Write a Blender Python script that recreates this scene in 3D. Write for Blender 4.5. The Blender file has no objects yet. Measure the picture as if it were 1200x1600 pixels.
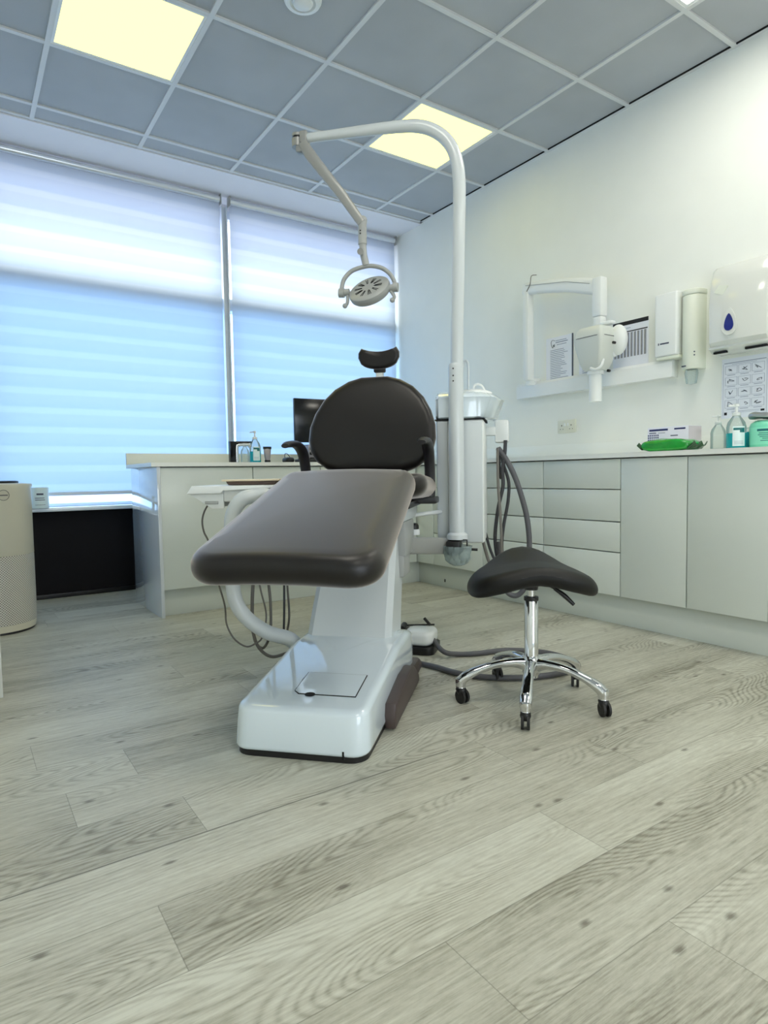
import bpy, bmesh, math, random
from mathutils import Vector, Matrix
random.seed(7)
S = bpy.context.scene
COL = S.collection
R = math.radians
PI = math.pi
H = 2.885                                  # ceiling height

# ------------------------------------------------------------------ camera
CAM = Vector((-3.3192, -4.2729, 0.7835))
FPX = 982.91
YAW, PIT, ROL = 0.595235589, -0.059076977, -0.016485811
_f = Vector((math.sin(YAW)*math.cos(PIT), math.cos(YAW)*math.cos(PIT), math.sin(PIT)))
_r = Vector((math.cos(YAW), -math.sin(YAW), 0)); _u = _r.cross(_f)
_r2 = _r*math.cos(ROL)+_u*math.sin(ROL); _u2 = -_r*math.sin(ROL)+_u*math.cos(ROL)
cd = bpy.data.cameras.new('camera'); cam = bpy.data.objects.new('camera', cd); COL.objects.link(cam)
cam.matrix_world = Matrix(((_r2.x, _u2.x, -_f.x, CAM.x), (_r2.y, _u2.y, -_f.y, CAM.y), (_r2.z, _u2.z, -_f.z, CAM.z), (0, 0, 0, 1)))
cd.sensor_fit = 'VERTICAL'; cd.sensor_height = 24.0; cd.lens = FPX/1600*24.0; cd.clip_start = 0.02; cd.clip_end = 100
S.camera = cam

# ------------------------------------------------------------------ world (overcast daylight outside the windows) and view
w = bpy.data.worlds.new('daylight'); S.world = w; w.use_nodes = True
nt = w.node_tree; nt.nodes.clear()
wo = nt.nodes.new('ShaderNodeOutputWorld'); bg = nt.nodes.new('ShaderNodeBackground')
tc = nt.nodes.new('ShaderNodeTexCoord'); sx = nt.nodes.new('ShaderNodeSeparateXYZ'); rp = nt.nodes.new('ShaderNodeValToRGB')
nt.links.new(tc.outputs['Generated'], sx.inputs[0]); nt.links.new(sx.outputs['Z'], rp.inputs[0])
rp.color_ramp.elements[0].position = 0.0; rp.color_ramp.elements[0].color = (0.60, 0.68, 0.78, 1)
rp.color_ramp.elements[1].position = 0.25; rp.color_ramp.elements[1].color = (0.88, 0.95, 1.0, 1)
nt.links.new(rp.outputs[0], bg.inputs[0]); bg.inputs[1].default_value = 6.2
nt.links.new(bg.outputs[0], wo.inputs[0])
S.view_settings.view_transform = 'Standard'; S.view_settings.look = 'None'
S.view_settings.gamma = 1.0; S.view_settings.use_curve_mapping = False
S.view_settings.exposure = 0.0
try:
    S.cycles.use_denoising = True; S.cycles.denoiser = 'OPENIMAGEDENOISE'
    S.cycles.max_bounces = 10; S.cycles.diffuse_bounces = 6; S.cycles.glossy_bounces = 4
    S.cycles.transmission_bounces = 8; S.cycles.transparent_max_bounces = 12
    S.cycles.sample_clamp_indirect = 6.0; S.cycles.caustics_reflective = False; S.cycles.caustics_refractive = False
except Exception:
    pass
PANEL_COL = (1.0, 0.90, 0.210); PANEL_E = 3.3      # ceiling panels in view
REAR_COL = (1.0, 0.97, 0.86); REAR_E = 15.0         # brighter panels over the part of the room behind the camera

def portal(name, loc, rot, sx_, sy_):
    l = bpy.data.lights.new(name, 'AREA'); l.shape = 'RECTANGLE'; l.size = sx_; l.size_y = sy_
    l.cycles.is_portal = True
    o = bpy.data.objects.new(name, l); o.location = loc; o.rotation_euler = rot; COL.objects.link(o)
portal('window_portal', (-2.1, 0.62, 1.75), (R(-90), 0, 0), 4.2, 2.3)
portal('rear_window_portal', (-2.5, -6.75, 1.2), (R(90), 0, 0), 1.8, 2.2)

# ------------------------------------------------------------------ materials
def lin(c):
    c = c/255.0
    return c/12.92 if c <= 0.04045 else ((c+0.055)/1.055)**2.4
def rgb(r, g, b): return (lin(r), lin(g), lin(b), 1)
MATS = {}
def new_mat(name):
    m = bpy.data.materials.new(name); m.use_nodes = True
    t = m.node_tree; b = t.nodes['Principled BSDF']
    MATS[name] = m
    return m, t, b
def mat(name, col, rough=0.5, metal=0.0, spec=0.5, coat=0.0, coatr=0.05, var=0.04, vscale=6.0, bump=0.0, bscale=200.0, alpha=1.0, trans=0.0, ior=1.5):
    m, t, b = new_mat(name)
    b.inputs['Roughness'].default_value = rough; b.inputs['Metallic'].default_value = metal
    b.inputs['Specular IOR Level'].default_value = spec; b.inputs['Coat Weight'].default_value = coat
    b.inputs['Coat Roughness'].default_value = coatr; b.inputs['Alpha'].default_value = alpha
    b.inputs['Transmission Weight'].default_value = trans; b.inputs['IOR'].default_value = ior
    tcn = t.nodes.new('ShaderNodeTexCoord'); n = t.nodes.new('ShaderNodeTexNoise'); n.inputs['Scale'].default_value = vscale
    t.links.new(tcn.outputs['Object'], n.inputs['Vector'])
    r = t.nodes.new('ShaderNodeValToRGB')
    r.color_ramp.elements[0].position = 0.3; r.color_ramp.elements[1].position = 0.7
    r.color_ramp.elements[0].color = tuple(c*(1-var) for c in col[:3])+(1,)
    r.color_ramp.elements[1].color = tuple(min(1, c*(1+var)) for c in col[:3])+(1,)
    t.links.new(n.outputs['Fac'], r.inputs[0]); t.links.new(r.outputs[0], b.inputs['Base Color'])
    if bump > 0:
        n2 = t.nodes.new('ShaderNodeTexNoise'); n2.inputs['Scale'].default_value = bscale; n2.inputs['Detail'].default_value = 3
        t.links.new(tcn.outputs['Object'], n2.inputs['Vector'])
        bp = t.nodes.new('ShaderNodeBump'); bp.inputs['Strength'].default_value = bump; bp.inputs['Distance'].default_value = 0.002
        t.links.new(n2.outputs['Fac'], bp.inputs['Height']); t.links.new(bp.outputs[0], b.inputs['Normal'])
    return m
def emis(name, col, e):
    m = bpy.data.materials.new(name); m.use_nodes = True; t = m.node_tree; t.nodes.clear()
    o = t.nodes.new('ShaderNodeOutputMaterial'); em = t.nodes.new('ShaderNodeEmission')
    em.inputs[0].default_value = tuple(col)+(1,); em.inputs[1].default_value = e
    t.links.new(em.outputs[0], o.inputs[0]); MATS[name] = m
    return m

mat('wall_paint', rgb(236, 238, 232), 0.7, var=0.01, bump=0.05, bscale=120)
mat('dark_paint', rgb(9, 7, 12), 0.7, spec=0.25, var=0.05)
mat('ceiling_tile', rgb(176, 180, 184), 0.9, var=0.05, vscale=3, bump=0.25, bscale=260)
mat('ceiling_grid', rgb(214, 216, 216), 0.45, var=0.01)
mat('plaster', rgb(232, 232, 236), 0.8, var=0.01)
mat('white_gloss', rgb(220, 232, 240), 0.08, coat=1.0, coatr=0.015, var=0.005)  # faint blue of the rear daylight is mixed into this white
mat('white_plastic', rgb(232, 235, 234), 0.32, var=0.01)
mat('white_painted_metal', rgb(206, 212, 214), 0.28, coat=0.3, coatr=0.1, var=0.01)
mat('grey_painted_metal', rgb(150, 151, 148), 0.34, coat=0.2, var=0.02)  # lowered: shade on the backlit lamp arm is put into this grey
mat('light_grey_plastic', rgb(168, 170, 168), 0.38, var=0.02)  # lowered as well, takes in the shade on the backlit lamp head
mat('cabinet_front', rgb(214, 220, 213), 0.3, var=0.008, coat=0.15, coatr=0.15)
mat('cabinet_edge', rgb(206, 208, 204), 0.4, var=0.01)
mat('gloss_panel', rgb(214, 220, 226), 0.05, coat=1.0, coatr=0.02, var=0.005)
mat('plinth', rgb(206, 212, 205), 0.42, var=0.02, vscale=2)
mat('worktop', rgb(238, 240, 234), 0.3, var=0.01)
mat('upstand', rgb(226, 226, 212), 0.4, var=0.01)
mat('sill', rgb(226, 232, 236), 0.16, coat=0.4, var=0.01)
mat('black_plastic', rgb(18, 18, 20), 0.4, var=0.1)
mat('black_gap', rgb(8, 8, 9), 0.8, var=0.1)
mat('black_gloss', rgb(8, 8, 10), 0.15, var=0.05)
mat('charcoal_plastic', rgb(32, 30, 34), 0.42, var=0.08)
mat('stool_leather', rgb(6, 6, 6), 0.5, spec=0.4, var=0.1, bump=0.15, bscale=350)
_l = mat('leather', rgb(13, 9, 9), 0.40, spec=0.4, coat=0.08, coatr=0.3, var=0.04, bump=0.06, bscale=500)
_lb = _l.node_tree.nodes['Principled BSDF']; _lb.inputs['Sheen Weight'].default_value = 0.85; _lb.inputs['Sheen Roughness'].default_value = 0.35; _lb.inputs['Sheen Tint'].default_value = (1.0, 0.90, 0.84, 1)
mat('brown_plastic', rgb(74, 62, 60), 0.42, var=0.05)
mat('chrome', rgb(225, 226, 228), 0.08, metal=1.0, var=0.01)
mat('brushed_steel', rgb(190, 192, 195), 0.28, metal=1.0, var=0.03)
mat('hose_grey', rgb(84, 84, 88), 0.45, var=0.05)
mat('hose_dark', rgb(52, 52, 56), 0.45, var=0.05)
mat('hose_light', rgb(108, 104, 98), 0.45, var=0.05)
mat('tray_brown', rgb(84, 66, 58), 0.4, var=0.1)
mat('tray_cream', rgb(222, 208, 180), 0.4, var=0.05)
mat('paper', rgb(232, 236, 245), 0.35, var=0.01)
mat('ink', rgb(70, 78, 96), 0.6, var=0.1)
mat('ink_light', rgb(148, 156, 176), 0.6, var=0.1)
mat('ink_black', rgb(14, 14, 18), 0.5, var=0.1)
mat('chart_grey', rgb(150, 150, 152), 0.5, var=0.12, vscale=30)
mat('blue_ink', rgb(26, 34, 92), 0.5, var=0.1)
mat('drop_blue', rgb(14, 30, 120), 0.12, coat=0.6, var=0.2, vscale=20)
mat('green_wrap', rgb(8, 150, 44), 0.25, coat=0.5, var=0.18, vscale=25)
mat('dark_green_wrap', rgb(6, 66, 24), 0.3, coat=0.4, var=0.15)
mat('teal_gel', rgb(40, 190, 200), 0.15, var=0.05, trans=0.35, ior=1.35)
mat('teal_dark', rgb(14, 104, 106), 0.4, var=0.05)
mat('mint_plastic', rgb(120, 214, 180), 0.35, var=0.05)
mat('mint_label', rgb(140, 226, 196), 0.4, var=0.02)
mat('label_white', rgb(222, 238, 238), 0.4, var=0.02)
mat('silver_tube', rgb(150, 146, 152), 0.35, metal=0.3, var=0.1)
mat('box_white', rgb(226, 226, 236), 0.45, var=0.01)
mat('box_side', rgb(206, 198, 204), 0.5, var=0.02)
mat('purifier_shell', rgb(208, 203, 182), 0.4, var=0.01)
mat('xray_grey', rgb(208, 212, 206), 0.3, var=0.01)
mat('ivory_plastic', rgb(226, 230, 216), 0.35, var=0.01)
mat('dispenser_white', rgb(218, 220, 214), 0.16, coat=0.5, var=0.01)
mat('socket_plastic', rgb(222, 222, 206), 0.3, var=0.01)
mat('rubber', rgb(26, 26, 26), 0.6, var=0.1)
mat('window_frame', rgb(214, 222, 232), 0.35, var=0.01)
mat('blind_metal', rgb(226, 230, 236), 0.25, metal=0.5, var=0.02)
mat('exterior_ground', rgb(150, 150, 150), 0.9, var=0.1)
emis('panel_light', PANEL_COL, PANEL_E)
emis('panel_light_rear', REAR_COL, REAR_E)

# dotted grille shell of the purifier
def grille_mat():
    m, t, b = new_mat('purifier_grille'); b.inputs['Roughness'].default_value = 0.45
    tcn = t.nodes.new('ShaderNodeTexCoord'); sp = t.nodes.new('ShaderNodeSeparateXYZ'); t.links.new(tcn.outputs['Object'], sp.inputs[0])
    at = t.nodes.new('ShaderNodeMath'); at.operation = 'ARCTAN2'; t.links.new(sp.outputs['Y'], at.inputs[0]); t.links.new(sp.outputs['X'], at.inputs[1])
    mu = t.nodes.new('ShaderNodeMath'); mu.operation = 'MULTIPLY'; mu.inputs[1].default_value = 0.19; t.links.new(at.outputs[0], mu.inputs[0])
    cb = t.nodes.new('ShaderNodeCombineXYZ'); t.links.new(mu.outputs[0], cb.inputs[0]); t.links.new(sp.outputs['Z'], cb.inputs[1])
    mp = t.nodes.new('ShaderNodeMapping'); mp.inputs['Rotation'].default_value = (0, 0, R(45)); mp.inputs['Scale'].default_value = (110, 110, 110)
    t.links.new(cb.outputs[0], mp.inputs[0])
    v = t.nodes.new('ShaderNodeTexVoronoi'); v.inputs['Scale'].default_value = 1.0; v.inputs['Randomness'].default_value = 0.0
    v.voronoi_dimensions = '2D'; t.links.new(mp.outputs[0], v.inputs['Vector'])
    r = t.nodes.new('ShaderNodeValToRGB'); r.color_ramp.elements[0].position = 0.28; r.color_ramp.elements[1].position = 0.36
    r.color_ramp.elements[0].color = rgb(96, 86, 72); r.color_ramp.elements[1].color = rgb(206, 204, 192)
    t.links.new(v.outputs['Distance'], r.inputs[0]); t.links.new(r.outputs[0], b.inputs['Base Color'])
grille_mat()

def floor_mat():
    m, t, b = new_mat('vinyl_planks')
    N = t.nodes.new; L = t.links.new
    def math_(op, a, c=None, d=None):
        n = N('ShaderNodeMath'); n.operation = op
        for i, x in enumerate((a, c, d)):
            if x is None: continue
            if isinstance(x, (int, float)): n.inputs[i].default_value = x
            else: L(x, n.inputs[i])
        return n.outputs[0]
    tcn = N('ShaderNodeTexCoord'); sp = N('ShaderNodeSeparateXYZ'); L(tcn.outputs['Object'], sp.inputs[0])
    X, Y = sp.outputs['X'], sp.outputs['Y']
    W = 0.1868; LEN = 1.22
    vr = math_('DIVIDE', math_('ADD', Y, 3.300), W); row = math_('FLOOR', vr)
    # end-joint offset of each row, read off a table
    offs = [random.random() for _ in range(32)]
    for k, x0 in {0: -3.05, -1: -2.24, -2: -2.677, 1: -2.10, 3: -3.13}.items():
        offs[k+14] = (x0/LEN) % 1.0
    tab = N('ShaderNodeValToRGB'); tab.color_ramp.interpolation = 'CONSTANT'
    el = tab.color_ramp.elements
    while len(el) < 32: el.new(0.5)
    for i in range(32):
        el[i].position = i/32.0
    for i in range(32):
        el[i].color = (offs[i], offs[i], offs[i], 1)
    L(math_('DIVIDE', math_('ADD', row, 14.5), 32.0), tab.inputs[0])
    off = N('ShaderNodeSeparateColor'); L(tab.outputs[0], off.inputs[0])
    uc = math_('SUBTRACT', math_('DIVIDE', X, LEN), off.outputs[0]); col = math_('FLOOR', uc)
    idv = N('ShaderNodeCombineXYZ'); L(row, idv.inputs[0]); L(col, idv.inputs[1])
    wn = N('ShaderNodeTexWhiteNoise'); wn.noise_dimensions = '2D'; L(idv.outputs[0], wn.inputs['Vector'])
    rs = N('ShaderNodeSeparateColor'); L(wn.outputs['Color'], rs.inputs[0])
    # plank-local coordinates, shifted at random
    px = math_('ADD', X, math_('MULTIPLY', rs.outputs[0], 37.0)); py = math_('ADD', Y, math_('MULTIPLY', rs.outputs[1], 23.0))
    def nz(sx_, sy_, sc, det, rough=0.5, dist=0.0):
        c = N('ShaderNodeCombineXYZ'); L(math_('MULTIPLY', px, sx_), c.inputs[0]); L(math_('MULTIPLY', py, sy_), c.inputs[1])
        n = N('ShaderNodeTexNoise'); n.noise_dimensions = '2D'; n.inputs['Scale'].default_value = sc; n.inputs['Detail'].default_value = det
        n.inputs['Roughness'].default_value = rough; n.inputs['Distortion'].default_value = dist
        L(c.outputs[0], n.inputs['Vector']); return n.outputs['Fac']
    fine = nz(6, 130, 1, 6, 0.7); broad = nz(1.2, 7, 1, 2); field = nz(1.25, 6.0, 1, 0.6, 0.3)
    rings = math_('SINE', math_('MULTIPLY', field, 230.0))
    ring01 = math_('POWER', math_('MULTIPLY_ADD', rings, 0.5, 0.5), 1.8)
    mask = N('ShaderNodeMapRange'); mask.inputs[1].default_value = 0.43; mask.inputs[2].default_value = 0.60
    L(nz(0.9, 4.5, 1, 1), mask.inputs[0])
    ringm = math_('MULTIPLY', ring01, mask.outputs[0])
    mott = nz(30, 90, 1, 5, 0.7)
    tone = math_('ADD', math_('ADD', math_('MULTIPLY', fine, 0.50), 0.12), math_('MULTIPLY', broad, 0.28))
    tone = math_('SUBTRACT', tone, math_('MULTIPLY', ringm, 0.13))
    tone = math_('ADD', tone, math_('MULTIPLY', math_('SUBTRACT', mott, 0.5), 0.20))
    tone = math_('ADD', tone, math_('MULTIPLY', math_('SUBTRACT', rs.outputs[2], 0.5), 0.12))
    cr = N('ShaderNodeValToRGB'); L(tone, cr.inputs[0]); e = cr.color_ramp.elements
    e[0].position = 0.26; e[0].color = rgb(126, 123, 108); e[1].position = 0.66; e[1].color = rgb(204, 204, 190)
    x = e.new(0.46); x.color = rgb(176, 174, 159)
    # knots
    kc = N('ShaderNodeCombineXYZ'); L(math_('MULTIPLY', px, 2.2), kc.inputs[0]); L(math_('MULTIPLY', py, 4.6), kc.inputs[1])
    vo = N('ShaderNodeTexVoronoi'); vo.voronoi_dimensions = '2D'; vo.inputs['Scale'].default_value = 1.0; L(kc.outputs[0], vo.inputs['Vector'])
    kr = N('ShaderNodeMapRange'); kr.inputs[1].default_value = 0.012; kr.inputs[2].default_value = 0.042; kr.inputs[3].default_value = 1; kr.inputs[4].default_value = 0
    L(math_('ADD', vo.outputs['Distance'], math_('MULTIPLY', math_('SUBTRACT', fine, 0.5), 0.05)), kr.inputs[0])
    mk = N('ShaderNodeMix'); mk.data_type = 'RGBA'; L(math_('MULTIPLY', kr.outputs[0], 0.75), mk.inputs['Factor'])
    L(cr.outputs[0], mk.inputs['A']); mk.inputs['B'].default_value = rgb(92, 86, 74)
    # seams
    fv = math_('FRACT', vr); dv = math_('MULTIPLY', math_('MINIMUM', fv, math_('SUBTRACT', 1.0, fv)), W)
    fu = math_('FRACT', uc); du = math_('MULTIPLY', math_('MINIMUM', fu, math_('SUBTRACT', 1.0, fu)), LEN)
    seam = math_('MULTIPLY', math_('LESS_THAN', math_('MINIMUM', dv, du), 0.0010), 0.42)
    # one darker sheet joint
    sj = math_('MULTIPLY', math_('LESS_THAN', math_('ABSOLUTE', math_('ADD', Y, 2.9264)), 0.0026), math_('MULTIPLY', math_('LESS_THAN', X, -2.2), 0.7))
    ms = N('ShaderNodeMix'); ms.data_type = 'RGBA'; L(math_('MAXIMUM', seam, sj), ms.inputs['Factor'])
    L(mk.outputs['Result'], ms.inputs['A']); ms.inputs['B'].default_value = rgb(84, 82, 72)
    L(ms.outputs['Result'], b.inputs['Base Color'])
    b.inputs['Roughness'].default_value = 0.42; b.inputs['Specular IOR Level'].default_value = 0.4
    bp = N('ShaderNodeBump'); bp.inputs['Strength'].default_value = 0.15; bp.inputs['Distance'].default_value = 0.001
    L(fine, bp.inputs['Height']); L(bp.outputs[0], b.inputs['Normal'])
floor_mat()

def blind_mat(name, tint):
    m = bpy.data.materials.new(name); m.use_nodes = True; t = m.node_tree; t.nodes.clear(); MATS[name] = m
    N = t.nodes.new; L = t.links.new
    o = N('ShaderNodeOutputMaterial'); tr = N('ShaderNodeBsdfTranslucent'); df = N('ShaderNodeBsdfDiffuse'); mx = N('ShaderNodeMixShader')
    tcn = N('ShaderNodeTexCoord'); sp = N('ShaderNodeSeparateXYZ'); L(tcn.outputs['Object'], sp.inputs[0])
    mu = N('ShaderNodeMath'); mu.operation = 'MULTIPLY'; mu.inputs[1].default_value = 1/0.125; L(sp.outputs['Z'], mu.inputs[0])
    fr = N('ShaderNodeMath'); fr.operation = 'FRACT'; L(mu.outputs[0], fr.inputs[0])
    cr = N('ShaderNodeValToRGB'); L(fr.outputs[0], cr.inputs[0]); e = cr.color_ramp.elements
    k = 0.90
    e[0].position = 0.0; e[0].color = (tint[0], tint[1], tint[2], 1)
    e[1].position = 0.30; e[1].color = (tint[0], tint[1], tint[2], 1)
    a = e.new(0.36); a.color = (tint[0]*k, tint[1]*(k+0.03), tint[2]*(k+0.06), 1)
    c = e.new(0.80); c.color = (tint[0]*(k+.04), tint[1]*(k+0.05), tint[2]*(k+0.07), 1)
    L(cr.outputs[0], tr.inputs[0]); df.inputs[0].default_value = (0.55, 0.57, 0.6, 1)
    mx.inputs[0].default_value = 0.58
    L(df.outputs[0], mx.inputs[1]); L(tr.outputs[0], mx.inputs[2]); L(mx.outputs[0], o.inputs[0])
blind_mat('blind_fabric', (0.86, 0.90, 0.93))
def glass_mat(name, col):
    m = bpy.data.materials.new(name); m.use_nodes = True; t = m.node_tree; t.nodes.clear(); MATS[name] = m
    o = t.nodes.new('ShaderNodeOutputMaterial'); tr = t.nodes.new('ShaderNodeBsdfTransparent'); gl = t.nodes.new('ShaderNodeBsdfGlossy'); mx = t.nodes.new('ShaderNodeMixShader')
    tr.inputs[0].default_value = col; gl.inputs['Roughness'].default_value = 0.02; mx.inputs[0].default_value = 0.05
    t.links.new(tr.outputs[0], mx.inputs[1]); t.links.new(gl.outputs[0], mx.inputs[2]); t.links.new(mx.outputs[0], o.inputs[0])
glass_mat('glass_clear', (1, 1, 1, 1)); glass_mat('glass_head_shaded', (0.80, 0.80, 0.86, 1)); glass_mat('glass_film', (0.62, 0.76, 0.90, 1))  # grey tint of the head pane stands for shade from an overhang outside

# ------------------------------------------------------------------ mesh helpers
I4 = Matrix.Identity(4)
def bx(bm, x0, x1, y0, y1, z0, z1, bev=0.0, seg=2, M=None):
    vs = [bm.verts.new(p) for p in ((x0, y0, z0), (x1, y0, z0), (x1, y1, z0), (x0, y1, z0), (x0, y0, z1), (x1, y0, z1), (x1, y1, z1), (x0, y1, z1))]
    fs = [bm.faces.new([vs[i] for i in q]) for q in ((0, 3, 2, 1), (4, 5, 6, 7), (0, 1, 5, 4), (1, 2, 6, 5), (2, 3, 7, 6), (3, 0, 4, 7))]
    out = vs
    if bev > 0:
        es = list({e for f in fs for e in f.edges})
        r = bmesh.ops.bevel(bm, geom=es, offset=bev, segments=seg, profile=0.5, affect='EDGES', clamp_overlap=True)
        out = list({v for f in r['faces'] for v in f.verts} | {v for v in vs if v.is_valid})
    if M is not None:
        for v in out: v.co = M @ v.co
    return out
def frames(pts, up=None):
    n = len(pts); T = []
    for i in range(n):
        a = pts[max(0, i-1)]; b = pts[min(n-1, i+1)]; T.append((b-a).normalized())
    if up is None: up = Vector((0, 0, 1)) if abs(T[0].z) < 0.9 else Vector((1, 0, 0))
    Nn = (up - T[0]*up.dot(T[0])).normalized(); out = []
    for i in range(n):
        Nn = (Nn - T[i]*Nn.dot(T[i]));
        Nn = Nn.normalized() if Nn.length > 1e-6 else T[i].orthogonal().normalized()
        out.append((T[i], Nn, T[i].cross(Nn)))
    return out
def catmull(pts, k=8):
    P = [Vector(p) for p in pts]
    if len(P) < 3: return P
    P = [P[0]*2-P[1]] + P + [P[-1]*2-P[-2]]; out = []
    for i in range(1, len(P)-2):
        a, b, c, d = P[i-1:i+3]
        for j in range(k):
            t = j/k
            out.append(0.5*((2*b)+(c-a)*t+(2*a-5*b+4*c-d)*t*t+(3*b-a-3*c+d)*t**3))
    out.append(P[-2]); return out
def tube(bm, pts, r, n=12, smooth=8, ry=None, up=None, cap=True, power=2.0):
    P = catmull(pts, smooth) if smooth else [Vector(p) for p in pts]
    m = len(P); k = len(pts)
    def rad(v, i):
        if isinstance(v, (int, float)): return v
        t = i/(m-1)*(k-1); a = int(min(k-2, math.floor(t))); f = t-a
        return v[a]*(1-f)+v[a+1]*f
    rings = []
    for i, (T, Nn, B) in enumerate(frames(P, up)):
        rx = rad(r, i); r2 = rx if ry is None else rad(ry, i); ring = []
        for j in range(n):
            an = 2*PI*j/n; c, s = math.cos(an), math.sin(an)
            if power != 2.0:
                c = math.copysign(abs(c)**(2/power), c); s = math.copysign(abs(s)**(2/power), s)
            ring.append(bm.verts.new(P[i]+B*c*rx+Nn*s*r2))
        rings.append(ring)
    for a, b in zip(rings, rings[1:]):
        for j in range(n): bm.faces.new((a[j], a[(j+1) % n], b[(j+1) % n], b[j]))
    if cap: bm.faces.new(list(reversed(rings[0]))); bm.faces.new(rings[-1])
def cyl(bm, p, q, r, n=24, r2=None):
    tube(bm, [p, q], [r, r if r2 is None else r2], n=n, smooth=0)
def lathe(bm, prof, c=(0, 0, 0), n=32, M=None, ex=1.0):
    M = M or I4; rings = []
    for r, z in prof:
        if r < 1e-5: rings.append([bm.verts.new(M @ Vector((c[0], c[1], c[2]+z)))])
        else: rings.append([bm.verts.new(M @ Vector((c[0]+r*math.cos(2*PI*j/n), c[1]+r*ex*math.sin(2*PI*j/n), c[2]+z))) for j in range(n)])
    for a, b in zip(rings, rings[1:]):
        for j in range(n):
            k = (j+1) % n
            if len(a) == 1 and len(b) == 1: continue
            if len(a) == 1: bm.faces.new((a[0], b[k], b[j]))
            elif len(b) == 1: bm.faces.new((a[j], a[k], b[0]))
            else: bm.faces.new((a[j], a[k], b[k], b[j]))
    if len(rings[0]) > 1: bm.faces.new(list(reversed(rings[0])))
    if len(rings[-1]) > 1: bm.faces.new(rings[-1])
def prism(bm, poly, d0, d1, axis='z', M=None, bev=0.0, seg=2):
    def P(u, v, d):
        p = {'z': (u, v, d), 'y': (u, d, v), 'x': (d, u, v)}[axis]
        return Vector(p)
    a = [bm.verts.new(P(u, v, d0)) for u, v in poly]; b = [bm.verts.new(P(u, v, d1)) for u, v in poly]; n = len(poly)
    fs = [bm.faces.new(list(reversed(a))), bm.faces.new(b)]
    for i in range(n): fs.append(bm.faces.new((a[i], a[(i+1) % n], b[(i+1) % n], b[i])))
    out = a+b
    if bev > 0:
        es = list({e for f in fs[:2] for e in f.edges})
        r = bmesh.ops.bevel(bm, geom=es, offset=bev, segments=seg, profile=0.5, affect='EDGES', clamp_overlap=True)
        out = list({v for f in r['faces'] for v in f.verts} | {v for v in out if v.is_valid})
    if M is not None:
        for v in out: v.co = M @ v.co
def rrect(w_, h_, r, n=6, cx=0, cy=0):
    out = []
    for (sx_, sy_, a0) in ((1, 1, 0), (-1, 1, 90), (-1, -1, 180), (1, -1, 270)):
        for i in range(n+1):
            a = R(a0+90*i/n); out.append((cx+sx_*(w_/2-r)+r*math.cos(a), cy+sy_*(h_/2-r)+r*math.sin(a)))
    return out
def pillow(bm, outline, t0, t1, r, crown=0.0, crown0=0.0, fmap=None, dens=3, nr=5):
    """cushion: closed plan outline, thickness t0..t1, rounded rim radius r, crowned faces; fmap bends it"""
    # subdivide outline
    o = []
    n0 = len(outline)
    for i in range(n0):
        a, b = Vector(outline[i]), Vector(outline[(i+1) % n0])
        k = max(1, int((b-a).length/0.03)) if dens else 1
        for j in range(k): o.append(a.lerp(b, j/k))
    n = len(o); c = sum(o, Vector((0, 0)))/n
    size = max((p-c).length for p in o)
    rings = []
    def ring(inset, z, s=None):
        out = []
        for i, p in enumerate(o):
            if s is None:
                t = (o[(i+1) % n]-o[i-1]); nn = Vector((t.y, -t.x)).normalized()
                q = p - nn*inset
            else: q = c+(p-c)*s
            out.append((q.x, q.y, z))
        return out
    # orientation
    area = sum(o[i].x*o[(i+1) % n].y-o[(i+1) % n].x*o[i].y for i in range(n))
    if area < 0: o.reverse()
    L = []
    inner = [0.2, 0.4, 0.6, 0.8, 0.92]
    sc = 1-r/size
    for s in inner: L.append(('s', s*sc, t0-crown0*(1-s*s)))
    for i in range(nr+1):
        a = PI/2*i/nr; L.append(('i', r*(1-math.sin(a)), t0+r*(1-math.cos(a))))
    for i in range(nr+1):
        a = PI/2*i/nr; L.append(('i', r*(1-math.cos(a)), t1-r*(1-math.sin(a))))
    for s in reversed(inner): L.append(('s', s*sc, t1+crown*(1-s*s)))
    fm = fmap or (lambda p: p)
    for k, v, z in L:
        pts = ring(v, z) if k == 'i' else ring(0, z, v)
        rings.append([bm.verts.new(fm(Vector(p))) for p in pts])
    for a, b in zip(rings, rings[1:]):
        for j in range(n): bm.faces.new((a[j], a[(j+1) % n], b[(j+1) % n], b[j]))
    vb = bm.verts.new(fm(Vector((c.x, c.y, t0-crown0)))); vt = bm.verts.new(fm(Vector((c.x, c.y, t1+crown))))
    for j in range(n):
        bm.faces.new((rings[0][(j+1) % n], rings[0][j], vb)); bm.faces.new((rings[-1][j], rings[-1][(j+1) % n], vt))
def sphere(bm, c, rx, ry=None, rz=None, n=20, m=12):
    ry = ry or rx; rz = rz or rx
    prof = [(math.sin(PI*i/m), -math.cos(PI*i/m)) for i in range(m+1)]
    lathe(bm, prof, n=n, M=Matrix.Translation(c) @ Matrix.Diagonal((rx, ry, rz, 1)))

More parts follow.
